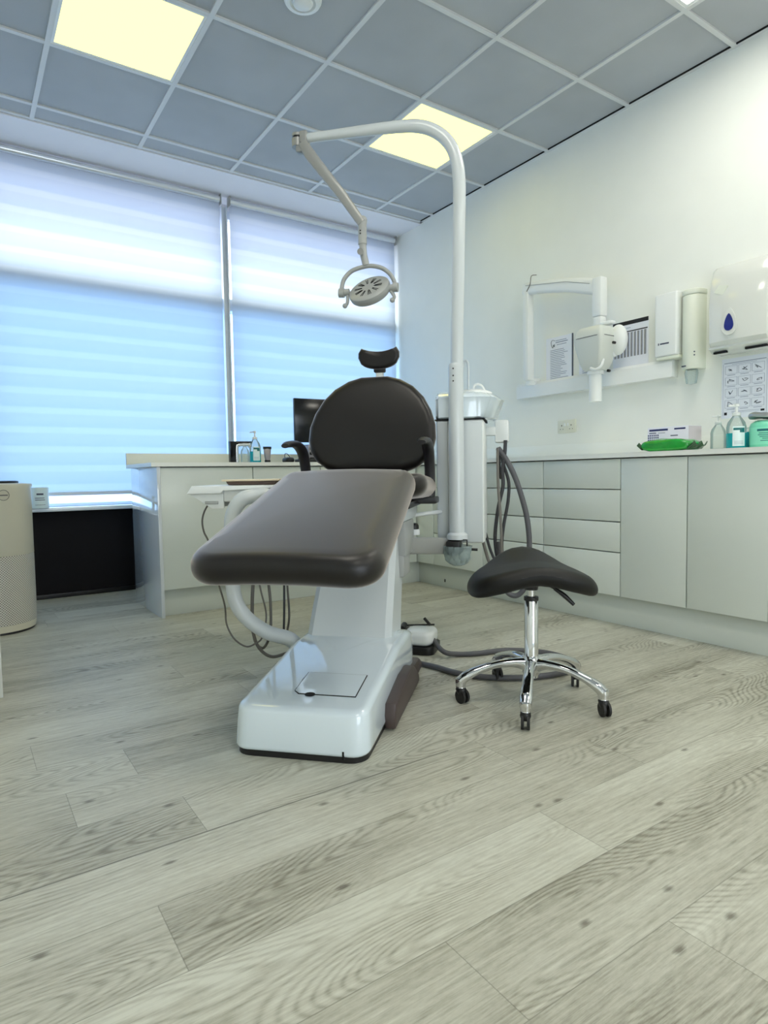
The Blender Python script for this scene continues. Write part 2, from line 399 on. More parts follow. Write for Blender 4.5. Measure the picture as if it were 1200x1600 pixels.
def finish(bm, name, material, parent=None, M=None, flat=False, ang=38):
    """link as one object. Geometry is given in the frame M (world if None); mesh is stored relative to the parent's frame"""
    bmesh.ops.recalc_face_normals(bm, faces=bm.faces[:])
    T = M if M is not None else I4
    P = WM.get(parent.name, I4) if parent is not None else I4
    bm.transform(P.inverted() @ T)
    if not flat:
        for f in bm.faces: f.smooth = True
        for e in bm.edges:
            if len(e.link_faces) == 2 and e.calc_face_angle(0) > R(ang): e.smooth = False
    me = bpy.data.meshes.new(name); bm.to_mesh(me); bm.free()
    for mm in (material if isinstance(material, (list, tuple)) else [material]): me.materials.append(MATS[mm])
    o = bpy.data.objects.new(name, me); COL.objects.link(o)
    if parent is not None:
        o.parent = parent; WM[o.name] = P
    return o
WM = {}
def thing(name, label, cat, loc=(0, 0, 0), rotz=0.0, group=None):
    o = bpy.data.objects.new(name, None); COL.objects.link(o); o.location = loc; o.rotation_euler = (0, 0, rotz)
    o.empty_display_size = 0.1
    WM[o.name] = Matrix.Translation(loc) @ Matrix.Rotation(rotz, 4, 'Z')
    o['label'] = label; o['category'] = cat
    if group: o['group'] = group
    return o
def struct(o, kind='structure'):
    o['kind'] = kind; return o
def tag(o, label, cat, group=None):
    o['label'] = label; o['category'] = cat
    if group: o['group'] = group
    return o
def one(name, mname, fn, parent=None, M=None, **k):
    bm = bmesh.new(); fn(bm); return finish(bm, name, mname, parent, M, **k)
def part(o, label): o['label'] = label; return o
def text(name, body, size, mname, parent, M, align='LEFT', ext=0.0004):
    c = bpy.data.curves.new(name, 'FONT'); c.body = body; c.size = size; c.align_x = align; c.extrude = ext; c.fill_mode = 'FRONT'
    t = bpy.data.objects.new(name+'_src', c); COL.objects.link(t)
    me = bpy.data.meshes.new_from_object(t); bpy.data.objects.remove(t); bpy.data.curves.remove(c)
    bm = bmesh.new(); bm.from_mesh(me); bpy.data.meshes.remove(me)
    return finish(bm, name, mname, parent, M, flat=True)
def wallM(y, z, x=-0.002):   # frame on the right wall: local x -> reading direction, local y -> up, local z -> into the room
    return Matrix(((0, 0, -1, x), (-1, 0, 0, y), (0, 1, 0, z), (0, 0, 0, 1)))

# ------------------------------------------------------------------ the room
YB, XL = -6.6, -4.3
struct(one('floor', 'vinyl_planks', lambda b: bx(b, XL, 0, YB, 0.62, -0.05, 0)))
struct(one('wall_right', 'wall_paint', lambda b: bx(b, 0, 0.1, YB, 0.62, 0, H+0.1)))
struct(one('wall_left', 'wall_paint', lambda b: bx(b, XL-0.1, XL, YB, 0.62, 0, H+0.1)))
def backwall(b):
    bx(b, XL, -3.4, YB-0.1, YB, 0, H+0.1); bx(b, -1.6, 0, YB-0.1, YB, 0, H+0.1)
    bx(b, -3.4, -1.6, YB-0.1, YB, 0, 0.1); bx(b, -3.4, -1.6, YB-0.1, YB, 2.3, H+0.1)
struct(one('wall_back', 'wall_paint', backwall))
def fr(b):
    for x in (-3.4, -2.53, -1.66): bx(b, x, x+0.06, YB-0.08, YB-0.02, 0.1, 2.3)
    bx(b, -3.34, -1.66, YB-0.08, YB-0.02, 0.1, 0.16); bx(b, -3.34, -1.66, YB-0.08, YB-0.02, 2.24, 2.3)
struct(one('window_3', 'window_frame', fr))
# wall below the front window, dark painted
struct(one('wall_front', 'dark_paint', lambda b: bx(b, XL, 0, 0.40, 0.5, 0, 0.578)))
struct(one('trim_4', 'black_plastic', lambda b: bx(b, XL, -2.0, 0.388, 0.40, 0, 0.03, 0.003)))
struct(one('trim_1', 'sill', lambda b: bx(b, XL, 0, 0.30, 0.56, 0.580, 0.606, 0.004)))
# ceiling: tiles above an exposed grid
def tiles(b):
    holes = [(-2.861, -1.375), (-1.061, -1.375), (-1.061, -3.175), (-2.861, -3.175), (-1.061, -4.975), (-2.861, -4.975)]
    xs = [0]+[-(0.461+0.6*k) for k in range(7)]; ys = [0]+[-(0.175+0.6*k) for k in range(11)]
    xs = [max(x, XL) for x in xs]; ys = [max(y, YB) for y in ys]+[YB]
    for i in range(len(xs)-1):
        for j in range(len(ys)-1):
            if xs[i]-xs[i+1] < .01 or ys[j]-ys[j+1] < .01: continue
            if any(abs(xs[i+1]-hx) < 0.01 and abs(ys[j+1]-hy) < 0.01 for hx, hy in holes): continue
            bx(b, xs[i+1]+0.004, xs[i]-0.004, ys[j+1]+0.004, ys[j]-0.004, H+0.004, H+0.020)
    bx(b, XL, 0, YB, 0, H+0.03, H+0.06)
struct(one('ceiling', 'ceiling_tile', tiles, flat=True))
def grid(b):
    for k in range(7):
        x = -(0.461+0.6*k)
        bx(b, x-0.012, x+0.012, YB, 0, H-0.006, H+0.004)
    for k in range(11):
        y = -(0.175+0.6*k)
        if y > YB: bx(b, XL, 0, y-0.012, y+0.012, H-0.0055, H+0.004)
    bx(b, XL, 0, -0.024, 0, H-0.004, H+0.006); bx(b, -0.022, 0, YB, 0, H-0.004, H+0.006)
struct(one('trim_2', 'ceiling_grid', grid, flat=True))
struct(one('trim_3', 'plaster', lambda b: (bx(b, XL, 0, 0.004, 0.62, H-0.012, H+0.06), bx(b, XL, 0, 0.50, 0.62, 2.80, H)), flat=True))
struct(one('ceiling_gap_shade', 'black_gap', lambda b: (bx(b, XL, 0, 0.0, 0.004, H-0.003, H+0.05), bx(b, -0.028, -0.022, YB, -0.024, H-0.0035, H+0.004)), flat=True))  # black strips painted in for the shade in the ceiling edge gaps
# front window: frame, transom, panes
def clearmat():
    m = bpy.data.materials.new('clear_plastic'); m.use_nodes = True; t = m.node_tree; t.nodes.clear(); MATS['clear_plastic'] = m
    o = t.nodes.new('ShaderNodeOutputMaterial'); tr_ = t.nodes.new('ShaderNodeBsdfTransparent'); gl = t.nodes.new('ShaderNodeBsdfPrincipled'); mx = t.nodes.new('ShaderNodeMixShader')
    tr_.inputs[0].default_value = (0.94, 0.97, 0.96, 1); gl.inputs['Base Color'].default_value = rgb(222, 232, 230); gl.inputs['Roughness'].default_value = 0.08
    fr_ = t.nodes.new('ShaderNodeFresnel'); fr_.inputs[0].default_value = 1.45
    ad = t.nodes.new('ShaderNodeMath'); ad.operation = 'MULTIPLY_ADD'; ad.inputs[1].default_value = 0.9; ad.inputs[2].default_value = 0.14
    t.links.new(fr_.outputs[0], ad.inputs[0]); t.links.new(ad.outputs[0], mx.inputs[0])
    t.links.new(tr_.outputs[0], mx.inputs[1]); t.links.new(gl.outputs[0], mx.inputs[2]); t.links.new(mx.outputs[0], o.inputs[0])
clearmat()
def winframe(b):
    y0, y1 = 0.43, 0.49
    for x in (XL, -3.2, -1.61, -0.06):
        bx(b, x, x+0.06, y0, y1, 0.606, 2.80, 0.004)
    bx(b, XL, 0, y0, y1, 0.606, 0.628, 0.004); bx(b, XL, 0, y0, y1, 2.74, 2.80, 0.004)
    bx(b, XL, 0, y0-0.035, y1, 2.045, 2.135, 0.006)
wf = struct(one('window_1', 'window_frame', winframe))
for (a, c, mname) in ((2.43, 2.74, 'glass_head_shaded'), (2.135, 2.43, 'glass_clear'), (0.628, 2.045, 'glass_film')):
    one('pane', mname, lambda b: bx(b, XL, 0, 0.458, 0.462, a, c), wf, flat=True)
# ------------------------------------------------------------------ roller blinds
def blind(x0, x1, label):
    t = thing('roller_blind', label, 'roller blind', ((x0+x1)/2, 0.36, 2.84), group='white roller blinds over the shop window')
    one('fabric', 'blind_fabric', lambda b: bx(b, x0+0.009, x1-0.009, 0.3595, 0.3605, 0.70, 2.83), t, flat=True)
    one('roller_tube', 'blind_metal', lambda b: cyl(b, (x0+0.01, 0.355, 2.838), (x1-0.01, 0.355, 2.838), 0.024), t)
    one('bottom_bar', 'window_frame', lambda b: bx(b, x0+0.012, x1-0.012, 0.352, 0.368, 0.680, 0.704, 0.004), t)
    for x in (x0, x1-0.008): one('bracket', 'light_grey_plastic', lambda b: bx(b, x, x+0.008, 0.325, 0.385, 2.80, 2.872, 0.003), t)
blind(-4.29, -1.605, 'wide white roller blind left of the window post, pulled down to the low sill')
blind(-1.545, -0.02, 'white roller blind nearer the room corner, behind the counter with the black monitor')
one('side_channel', 'window_frame', lambda b: (bx(b, -1.598, -1.588, 0.36, 0.40, 0.61, 2.80, 0.002), bx(b, -1.562, -1.552, 0.36, 0.40, 0.61, 2.80, 0.002), bx(b, -1.588, -1.562, 0.385, 0.40, 0.61, 2.80)))
tag(bpy.data.objects['side_channel'], 'pale metal guide channel running down between the two roller blinds', 'blind guide')

# ------------------------------------------------------------------ ceiling panels, vent
def panel(x, y, label, m='panel_light'):
    t = thing('ceiling_light_panel', label, 'ceiling light', (x+0.3, y+0.3, H), group='square panel lights in the tile ceiling')
    def frm(b):
        for a in ((x+0.012, x+0.026, y+0.012, y+0.588), (x+0.574, x+0.588, y+0.012, y+0.588), (x+0.026, x+0.574, y+0.012, y+0.026), (x+0.026, x+0.574, y+0.574, y+0.588)):
            bx(b, a[0], a[1], a[2], a[3], H-0.003, H+0.015)
    one('frame', 'white_plastic', frm, t, flat=True)
    one('diffuser', m, lambda b: bx(b, x+0.026, x+0.574, y+0.026, y+0.574, H-0.001, H+0.004), t, flat=True)
panel(-2.861, -1.375, 'warm lit square ceiling panel above the wide left roller blind')
panel(-1.061, -1.375, 'warm lit square ceiling panel behind the curved top of the lamp pole')
panel(-1.061, -3.175, 'lit ceiling panel of which only a corner shows near the right wall', 'panel_light_rear')
for (x, y) in ((-2.861, -3.175), (-1.061, -4.975), (-2.861, -4.975)):
    panel(x, y, 'lit square ceiling panel over the near part of the room', 'panel_light_rear')
vt = thing('ceiling_vent', 'round white air valve in the middle of a ceiling tile', 'ceiling vent', (-1.952, -1.68, H))
one('ring', 'white_plastic', lambda b: lathe(b, [(0.052, -0.004), (0.058, -0.014), (0.078, -0.010), (0.084, 0.0), (0.084, 0.004), (0.052, 0.004)], (-1.952, -1.68, H)), vt)
one('throat', 'black_gap', lambda b: lathe(b, [(0, -0.0008), (0.056, -0.0008), (0.056, 0.003), (0, 0.003)], (-1.952, -1.68, H)), vt)
one('disc', 'white_plastic', lambda b: lathe(b, [(0, -0.026), (0.030, -0.025), (0.042, -0.019), (0.044, -0.012), (0.012, -0.008), (0.010, 0.0), (0, 0.0)], (-1.952, -1.68, H)), vt)

# ------------------------------------------------------------------ fitted cabinets
DT, DB, FX, FY = 0.845, 0.153, -0.60, -0.68
def carcass_r(b, y0, y1): bx(b, FX+0.045, -0.022, y0+0.001, y1-0.001, DB, 0.848)
def front_r(name, y0, y1, z0, z1, t):
    return one(name, 'cabinet_front', lambda b: bx(b, FX, FX+0.018, y0+0.0025, y1-0.0025, z0+0.0025, z1-0.0025, 0.0015), t)
def unit_right(y0, y1, kind, label, zs=(DB, 0.375, 0.529, 0.691, DT)):
    t = thing('base_cabinet', label, 'cabinet', (-0.31, (y0+y1)/2, DB), group='white cabinets along the right wall')
    one('carcass', 'cabinet_edge', lambda b: carcass_r(b, y0, y1), t)
    if kind == 'door': front_r('door', y0, y1, DB, DT, t)
    else:
        for a, c in zip(zs, zs[1:]): front_r('drawer', y0, y1, a, c, t)
unit_right(-3.60, -3.045, 'door', 'white cabinet at the edge of the photo, below the green tub')
unit_right(-3.045, -2.695, 'door', 'plain white door cabinet on the right wall, below the soap bottles')
unit_right(-2.695, -2.350, 'door', 'plain white door cabinet next to the widest drawers, below the green wipes pack')
unit_right(-2.350, -1.853, 'drawer', 'white four-drawer cabinet right behind the black saddle stool')
unit_right(-1.853, -1.360, 'drawer', 'white four-drawer cabinet behind the hanging grey suction hoses')
unit_right(-1.360, -0.865, 'drawer', 'white drawer cabinet mostly hidden behind the white cuspidor column')
unit_right(-0.865, -0.605, 'door', 'narrow white corner cabinet between the two worktop runs')
def unit_win(x0, x1, label):
    t = thing('base_cabinet', label, 'cabinet', ((x0+x1)/2, -0.39, DB), group='white cabinets under the window counter')
    one('carcass', 'cabinet_edge', lambda b: bx(b, x0+0.001, x1-0.001, FY+0.045, -0.105, DB, 0.848), t)
    one('door', 'cabinet_front', lambda b: bx(b, x0+0.0025, x1-0.0025, FY, FY+0.018, DB+0.0025, DT-0.0025, 0.0015), t)
unit_win(-2.385, -1.837, 'white door cabinet at the open end of the window counter, behind the instrument tray')
unit_win(-1.837, -1.377, 'white door cabinet below the hand gel bottle and the black tap')
unit_win(-1.377, -0.605, 'white cabinet below the black monitor, hidden by the treatment chair')
tag(one('end_panel', 'gloss_panel', lambda b: bx(b, -2.405, -2.386, -0.695, -0.08, 0, 0.848, 0.0015)), 'glossy white end panel closing the open end of the window counter', 'panel')
tag(one('plinth_board', 'plinth', lambda b: bx(b, -0.55, -0.535, -3.60, -0.63, 0, 0.150, 0.001)), 'long pale plinth board under the cabinets on the right wall', 'plinth')
tag(one('plinth_board', 'plinth', lambda b: bx(b, -2.385, -0.535, -0.63, -0.615, 0, 0.150, 0.001)), 'pale plinth board under the window counter, behind the chair', 'plinth')
def wt(b):
    poly = [(0, -3.62), (-0.622, -3.62), (-0.622, -0.702), (-2.434, -0.702), (-2.434, -0.08), (0, -0.08)]
    prism(b, [(x, y) for x, y in poly][::-1], 0.849, 0.872, 'z', bev=0.0025)
tag(one('worktop', 'worktop', wt), 'thin white L-shaped worktop running along the window side and right wall', 'worktop')
tag(one('upstand_board', 'upstand', lambda b: bx(b, -2.434, -0.022, -0.100, -0.080, 0.872, 0.944, 0.002)), 'cream upstand along the back edge of the window counter', 'upstand')
tag(one('upstand_board', 'worktop', lambda b: bx(b, -0.020, 0, -3.62, -0.101, 0.872, 0.962, 0.002)), 'low white upstand along the right wall behind the gloves box', 'upstand')
# cabinet at the left edge
t = thing('base_cabinet', 'white cabinet at the left edge of the photo, only its edge showing', 'cabinet', (-3.6, -1.35, 0))
one('carcass', 'cabinet_edge', lambda b: bx(b, -4.0, -3.216, -1.64, -1.06, 0, 0.85, 0.001), t)
one('worktop', 'worktop', lambda b: bx(b, -4.0, -3.24, -1.66, -1.05, 0.85, 0.872, 0.002), t)

# ------------------------------------------------------------------ treatment chair
A = R(43.5); O = (-2.575, -2.727, 0.0)
MC = Matrix.Translation(O) @ Matrix.Rotation(A, 4, 'Z')     # local: x = towards the headrest, y = -b
K = 0.030
def c2(a, b, z): return Vector((a, -(b-K*a), z))            # upholstery is swivelled slightly
def c1(a, b, z): return Vector((a, -b, z))
ch = thing('dental_chair', 'dark brown leather dental treatment chair on a glossy white base', 'dental chair', O, A)
# base: side profile lofted across
def base(b):
    hw = 0.2
    outl = rrect(0.80, 2*hw, 0.05, 6, cx=0.395, cy=0)
    def top(x): return 0.135+0.062*min(1, max(0, (x)/0.5)) if x < 0.62 else 0.197-0.20*max(0, x-0.70)
    def fm(p):
        x, y, z = p
        f = z/0.2
        xx = x; dr = 0.018*f
        if x < 0.2: xx = x + dr*(1-x/0.2)
        zz = 0.012 + (top(xx)-0.012)*f
        return Vector((xx, y*(1-0.03*f), zz))
    pillow(b, outl, 0.0, 0.2, 0.026, 0, 0, fm, nr=5)
bs = one('base', 'white_gloss', base, ch, MC)
one('base_skirt', 'black_plastic', lambda b: prism(b, rrect(0.785, 0.385, 0.05, 6, cx=0.395), 0, 0.02), bs, MC)
one('notch', 'black_gap', lambda b: bx(b, -0.004, 0.02, -0.135, -0.130, 0.012, 0.034), bs, MC)
def slopeM(x): return Matrix.Translation((x, 0, 0))
sl = math.atan2(0.062, 0.5)
ML = MC @ Matrix.Translation((0.10, -0.045, 0.1492)) @ Matrix.Rotation(-sl, 4, 'Y')
def lidpoly(g): return [(0.005-g, -0.095-g), (0.005-g, 0.075+g), (0.02, 0.092+g), (0.145+g, 0.092+g), (0.145+g, -0.095-g)]
one('access_cover', 'black_gap', lambda b: prism(b, lidpoly(0.002), -0.004, 0.0006), bs, ML)  # black sheet under the lid, stands for the shade in its groove
one('access_cover', 'white_gloss', lambda b: prism(b, lidpoly(0), -0.004, 0.0012), bs, ML)
one('finger_hole', 'black_gap', lambda b: lathe(b, [(0, 0), (0.012, 0), (0.012, 0.0016), (0, 0.0016)], (0.001, 0.040, 0), M=None, n=24, ex=1.3), bs, ML)
# brown side skirts
def skirt(s):
    def f(b):
        poly = [(0.235, 0.008), (0.225, 0.05), (0.24, 0.085), (0.45, 0.108), (0.55, 0.110), (0.60, 0.092), (0.68, 0.04), (0.69, 0.008)]
        y0, y1 = (0.196, 0.232) if s > 0 else (-0.232, -0.196)
        prism(b, poly, y0, y1, 'y', bev=0.008)
    return f
one('side_cover', 'brown_plastic', skirt(-1), ch, MC); one('side_cover', 'brown_plastic', skirt(1), ch, MC)
one('rear_cover', 'brown_plastic', lambda b: prism(b, [(0.66, 0.008), (0.66, 0.07), (0.80, 0.065), (0.85, 0.04), (0.86, 0.008)], -0.215, 0.215, 'y', bev=0.01), ch, MC)
# column
def column(b):
    rings = []
    prof = [(0.565, 0.76, 0.160, 0.180), (0.60, 0.79, 0.157, 0.25), (0.70, 0.87, 0.150, 0.42), (0.80, 0.97, 0.143, 0.60), (0.83, 1.0, 0.143, 0.64)]
    for a0, a1, hw, z in prof:
        c_ = 0.022
        o_ = [(a0, -hw+c_), (a0+c_, -hw), (a1, -hw), (a1, hw), (a0+c_, hw), (a0, hw-c_)]
        rings.append([b.verts.new((x, y+0.012, z)) for x, y in o_])
    for p, q in zip(rings, rings[1:]):
        for j in range(6): b.faces.new((p[j], p[(j+1) % 6], q[(j+1) % 6], q[j]))
    b.faces.new(rings[0][::-1]); b.faces.new(rings[-1])
cl = one('column', 'white_painted_metal', column, ch, MC, ang=20)
one('slot', 'black_gap', lambda b: bx(b, 0.742, 0.80, -0.085, -0.070, 0.535, 0.59, M=Matrix.Translation((0, 0, 0))), cl, MC)
def chead(b):
    bx(b, 0.70, 1.06, -0.17, 0.15, 0.60, 0.665, 0.012, M=None)
one('seat_frame', 'white_painted_metal', chead, ch, MC)
one('side_housing', 'light_grey_plastic', lambda b: (bx(b, 0.80, 1.00, -0.165, -0.12, 0.46, 0.60, 0.008), bx(b, 0.80, 0.93, -0.158, -0.10, 0.38, 0.47, 0.008)), ch, MC)
one('seat_plate', 'black_plastic', lambda b: bx(b, 0.66, 1.06, -0.235, 0.235, 0.655, 0.680, 0.006, M=None), ch, MC @ Matrix.Rotation(R(2.5), 4, 'Z'))
# leg rest cushion
def legrest(b):
    xs = []
    Lg = 0.885
    outl = []
    pts = rrect(Lg, 0.54, 0.10, 8, cx=Lg/2, cy=0)
    def fm(p):
        t = p.x/Lg
        wd = 1.0 - 0.06*t
        a = -0.145 + p.x*math.cos(R(16)); z = 0.567 + p.x*math.sin(R(16))
        if t > 0.93: z -= (t-0.93)*0.30
        return c2(a - p.z*0.26, p.y*wd, z + p.z*0.96 - 0.085*(p.y/0.26)**2*0.12)
    pillow(b, pts, -0.075, 0.015, 0.042, 0.006, 0.0, fm)
one('leg_rest', 'leather', legrest, ch, MC)
def seat(b):
    pts = rrect(0.50, 0.57, 0.10, 8, cx=0.90, cy=0)
    def fm(p):
        sd = max(0, abs(p.y)-0.15)
        return c2(p.x, p.y, 0.735 + p.z + 0.10*sd - 0.05*((p.x-0.90)))
    pillow(b, pts, -0.055, 0.035, 0.042, -0.01, 0.0, fm)
one('seat', 'leather', seat, ch, MC)
# backrest
BW = [(0.0, 0.145), (0.02, 0.20), (0.05, 0.243), (0.09, 0.272), (0.14, 0.284), (0.20, 0.281), (0.26, 0.262), (0.32, 0.228), (0.37, 0.180), (0.405, 0.120), (0.422, 0.06)]
def backrest(b):
    cen = 0.21
    o_ = [(s, h-cen) for h, s in BW]+[(-s, h-cen) for h, s in reversed(BW)]
    def fm(p):
        h = p.y+cen
        a = 1.055 + h*0.26 + 0.10*(h-0.1)**2 - p.z + (-0.35*p.x**2)
        return c2(a, p.x, 0.795 + h*1.02 + p.z*0.2)
    pillow(b, o_, -0.055, 0.02, 0.034, 0.012, 0.0, fm)
one('backrest', 'leather', backrest, ch, MC)
one('back_support', 'black_plastic', lambda b: (tube(b, [c2(1.02, 0, 0.67), c2(1.12, 0, 0.76), c2(1.20, 0, 0.95)], 0.09, ry=0.02, up=Vector((-1, 0, 0.3)), n=16)), ch, MC)
# headrest
def headrest(b):
    hw = 0.094
    o_ = []
    for i in range(15):
        s = -hw+2*hw*i/14; u = s/hw
        o_.append((s, -0.045*math.sqrt(max(0, 1-abs(u)**2.3))-0.004))
    for i in range(15):
        s = hw-2*hw*i/14; u = s/hw
        o_.append((s, 0.022+0.020*u*u - (0.026 if abs(u) > 0.99 else 0)))
    def fm(p): return c2(1.19 - p.z + 0.15*p.y - 0.8*p.x**2, p.x+0.020, 1.312 + p.y*1.12)
    pillow(b, o_, -0.022, 0.022, 0.018, 0.004, 0, fm, nr=4)
hr = one('headrest', 'leather', headrest, ch, MC)
one('post', 'chrome', lambda b: bx(b, 1.195, 1.205, -0.018, 0.018, 1.19, 1.262, 0.003, M=Matrix.Translation((0, K*1.2-0.02, 0))), hr, MC)
one('collar', 'black_plastic', lambda b: bx(b, 1.185, 1.215, -0.026, 0.026, 1.244, 1.272, 0.006, M=Matrix.Translation((0, K*1.2-0.02, 0))), hr, MC)
# armrests
def arm(s):
    bb = 0.285*s if s < 0 else 0.262
    def f(b):
        tube(b, [c2(0.76, bb, 0.904), c2(0.80, bb, 0.912), c2(0.90, bb, 0.915), c2(0.98, bb, 0.885), c2(1.02, bb, 0.815), c2(1.03, bb, 0.74), c2(1.02, bb, 0.68)],
             [0.016, 0.022, 0.024, 0.024, 0.022, 0.022, 0.022], ry=[0.009, 0.013, 0.015, 0.022, 0.026, 0.025, 0.022], up=Vector((0, 0, 1)), n=16)
    one('armrest', 'charcoal_plastic', f, ch, MC)
arm(1); arm(-1)
one('arm_bracket', 'black_plastic', lambda b: (bx(b, 0.93, 1.05, -0.31, 0.31, 0.662, 0.690, 0.006)), ch, MC @ Matrix.Rotation(R(2.5), 4, 'Z'))

# ------------------------------------------------------------------ instrument delivery unit (left of the chair)
def Dp(x, y, dep):      # reference pixel -> point at a given horizontal distance from the camera (used only as a ruler)
    d = _f + _r2*((x-600)/FPX) - _u2*((y-800)/FPX); fh = Vector((math.sin(YAW), math.cos(YAW), 0))
    return CAM + d*(dep/d.dot(fh))
AU = -YAW       # unit faces the dentist's side
UO = (-2.47, -1.93, 0.0)
MU = Matrix.Translation(UO) @ Matrix.Rotation(AU, 4, 'Z')
du = thing('delivery_unit', 'white instrument delivery unit on a bent tube arm beside the chair', 'dental unit', UO, AU)
one('support_arm', 'white_painted_metal', lambda b: tube(b, [(-2.263, -2.155, 0.10), Dp(455, 1000, 2.34), Dp(418, 988, 2.34), Dp(385, 965, 2.34), Dp(367, 935, 2.34), Dp(363, 890, 2.34), Dp(361, 840, 2.34), Dp(364, 803, 2.34), Dp(378, 781, 2.34), Dp(402, 774, 2.36), Dp(425, 774, 2.40)], 0.0275, n=20), du)
def body(b):
    bx(b, 0.0, 0.195, -0.02, 0.28, 0.690, 0.742, 0.006)
    prism(b, [(-0.135, 0.722), (-0.115, 0.752), (0.205, 0.752), (0.205, 0.738), (0.0, 0.738), (0.0, 0.722)], -0.04, 0.30, 'y', bev=0.004)
    prism(b, [(-0.13, 0.722), (0.0, 0.722), (0.0, 0.665), (-0.045, 0.665)], -0.02, -0.005, 'y', bev=0.002)
one('housing', 'white_plastic', body, du, MU)
one('instrument_holder', 'light_grey_plastic', lambda b: (prism(b, [(-0.115, 0.721), (0.0, 0.721), (0.0, 0.672), (-0.045, 0.672)], -0.004, 0.20, 'y', bev=0.003), bx(b, -0.07, -0.02, -0.026, -0.018, 0.682, 0.694, 0.002)), du, MU)
one('underside', 'black_plastic', lambda b: bx(b, 0.12, 0.19, -0.024, 0.25, 0.700, 0.732, 0.003), du, MU)
for i, x in enumerate((0.12, 0.145, 0.17)):
    one('instrument', 'black_plastic', lambda b: cyl(b, (x, -0.01, 0.63), (x, 0.0, 0.70), 0.007), du, MU)
tr = thing('instrument_tray', 'shallow brown tray with a cream rim lying on the delivery unit', 'tray', tuple(MU @ Vector((0.2, 0.12, 0.753))), AU)
one('tray_body', 'tray_brown', lambda b: prism(b, [(0.015, 0.7535), (0.005, 0.768), (0.20, 0.768), (0.19, 0.7535)], 0.0, 0.26, 'y', bev=0.002), tr, MU)
one('rim', 'tray_cream', lambda b: bx(b, -0.008, 0.212, -0.012, 0.272, 0.768, 0.775, 0.002), tr, MU)
# its hanging hoses
def hz(mname, r, pts, dep=2.42, par=None, nm='hose'):
    return one(nm, mname, lambda b: tube(b, [Dp(x, y, dep+dd) for (x, y, dd) in [(p+(0,))[:3] for p in pts]], r, n=10), par or du)
hz('hose_light', 0.0035, [(326, 787), (319, 800), (316, 815), (319, 832), (327, 850), (338, 900), (351, 945), (354, 975), (366, 998), (384, 1010), (398, 1006), (410, 995), (416, 960), (406, 915), (400, 860), (400, 790)], 2.46)
hz('hose_light', 0.0065, [(420, 790), (402, 850), (395, 915), (394, 960), (396, 990), (406, 1014), (425, 1026), (450, 1020)], 2.48)
hz('hose_light', 0.0055, [(408, 790), (412, 850), (420, 915), (423, 950), (422, 990), (412, 1012), (400, 1005), (396, 985), (395, 930), (402, 850), (412, 790)], 2.50)
hz('hose_dark', 0.0045, [(436, 790), (443, 850), (444, 915), (444, 960), (443, 1002)], 2.52)
hz('hose_light', 0.0045, [(440, 790), (446, 850), (449, 915), (452, 960), (449, 985), (446, 1000)], 2.54)

# ------------------------------------------------------------------ cuspidor / water unit (right of the chair)
cu = thing('cuspidor_unit', 'white cuspidor and water unit column with a spittoon bowl right of the chair', 'dental unit', tuple(MC @ c1(1.3, 0.36, 0)), A)
def uc(b):
    bx(b, 1.21, 1.46, -0.445, -0.235, 0.472, 1.022, 0.010, 3)
one('housing', 'white_plastic', uc, cu, MC)
one('front_panel', 'white_painted_metal', lambda b: (bx(b, 1.200, 1.212, -0.440, -0.345, 0.478, 1.016, 0.003), bx(b, 1.200, 1.212, -0.288, -0.240, 0.478, 1.016, 0.003)), cu, MC)
one('seam', 'black_gap', lambda b: bx(b, 1.205, 1.465, -0.450, -0.230, 1.021, 1.0255), cu, MC)
def bowl(b):
    def sect(z, g, e): return [(1.19+g, -0.235+0-g*0), (1.19+g, -0.415), (1.225+g, -0.455-e), (1.40-g, -0.50-e), (1.47-g, -0.46-e), (1.49-g, -0.30), (1.48-g, -0.225+g*0)]
    levels = [(1.026, 0.012, -0.012), (1.032, 0.0, 0.0), (1.09, -0.002, 0.022), (1.108, -0.004, 0.030), (1.118, -0.008, 0.034), (1.124, -0.002, 0.028), (1.140, 0.03, 0.006), (1.148, 0.05, -0.02)]
    rings = [[b.verts.new((x, y, z)) for x, y in sect(z, g, e)] for z, g, e in levels]
    n = len(rings[0])
    for p, q in zip(rings, rings[1:]):
        for j in range(n): b.faces.new((p[j], p[(j+1) % n], q[(j+1) % n], q[j]))
    b.faces.new(rings[0][::-1]); b.faces.new(rings[-1])
    bmesh.ops.bevel(b, geom=[e for e in b.edges if e.is_valid and abs((e.verts[0].co-e.verts[1].co).normalized().z) > 0.3], offset=0.014, segments=3, affect='EDGES')
one('spittoon_top', 'white_gloss', bowl, cu, MC, ang=50)
one('bowl_cover', 'white_plastic', lambda b: lathe(b, [(0.105, 0), (0.10, 0.012), (0.075, 0.022), (0.03, 0.028), (0, 0.029)], (1.36, -0.385, 1.142), ex=0.9), cu, MC)
one('handle', 'white_plastic', lambda b: tube(b, [c1(1.30, 0.395, 1.150), c1(1.30, 0.398, 1.178), c1(1.30, 0.415, 1.186), c1(1.30, 0.435, 1.175), c1(1.30, 0.448, 1.148)], 0.0055, n=12), cu, MC)
one('water_spout', 'white_painted_metal', lambda b: tube(b, [c1(1.28, 0.374, 1.13), c1(1.28, 0.374, 1.20), c1(1.28, 0.374, 1.268), c1(1.28, 0.367, 1.288), c1(1.28, 0.356, 1.286), c1(1.28, 0.351, 1.262)], 0.0055, n=12), cu, MC)
one('support_arm', 'grey_painted_metal', lambda b: tube(b, [c1(0.93, 0.11, 0.492), c1(1.19, 0.285, 0.462)], 0.030, ry=0.036, n=16, smooth=0, power=7, up=Vector((0, 0, 1))), cu, MC)
one('pipe', 'white_plastic', lambda b: tube(b, [c1(0.98, 0.14, 0.610), c1(1.10, 0.2, 0.612), c1(1.22, 0.26, 0.614)], 0.009, n=12), cu, MC)
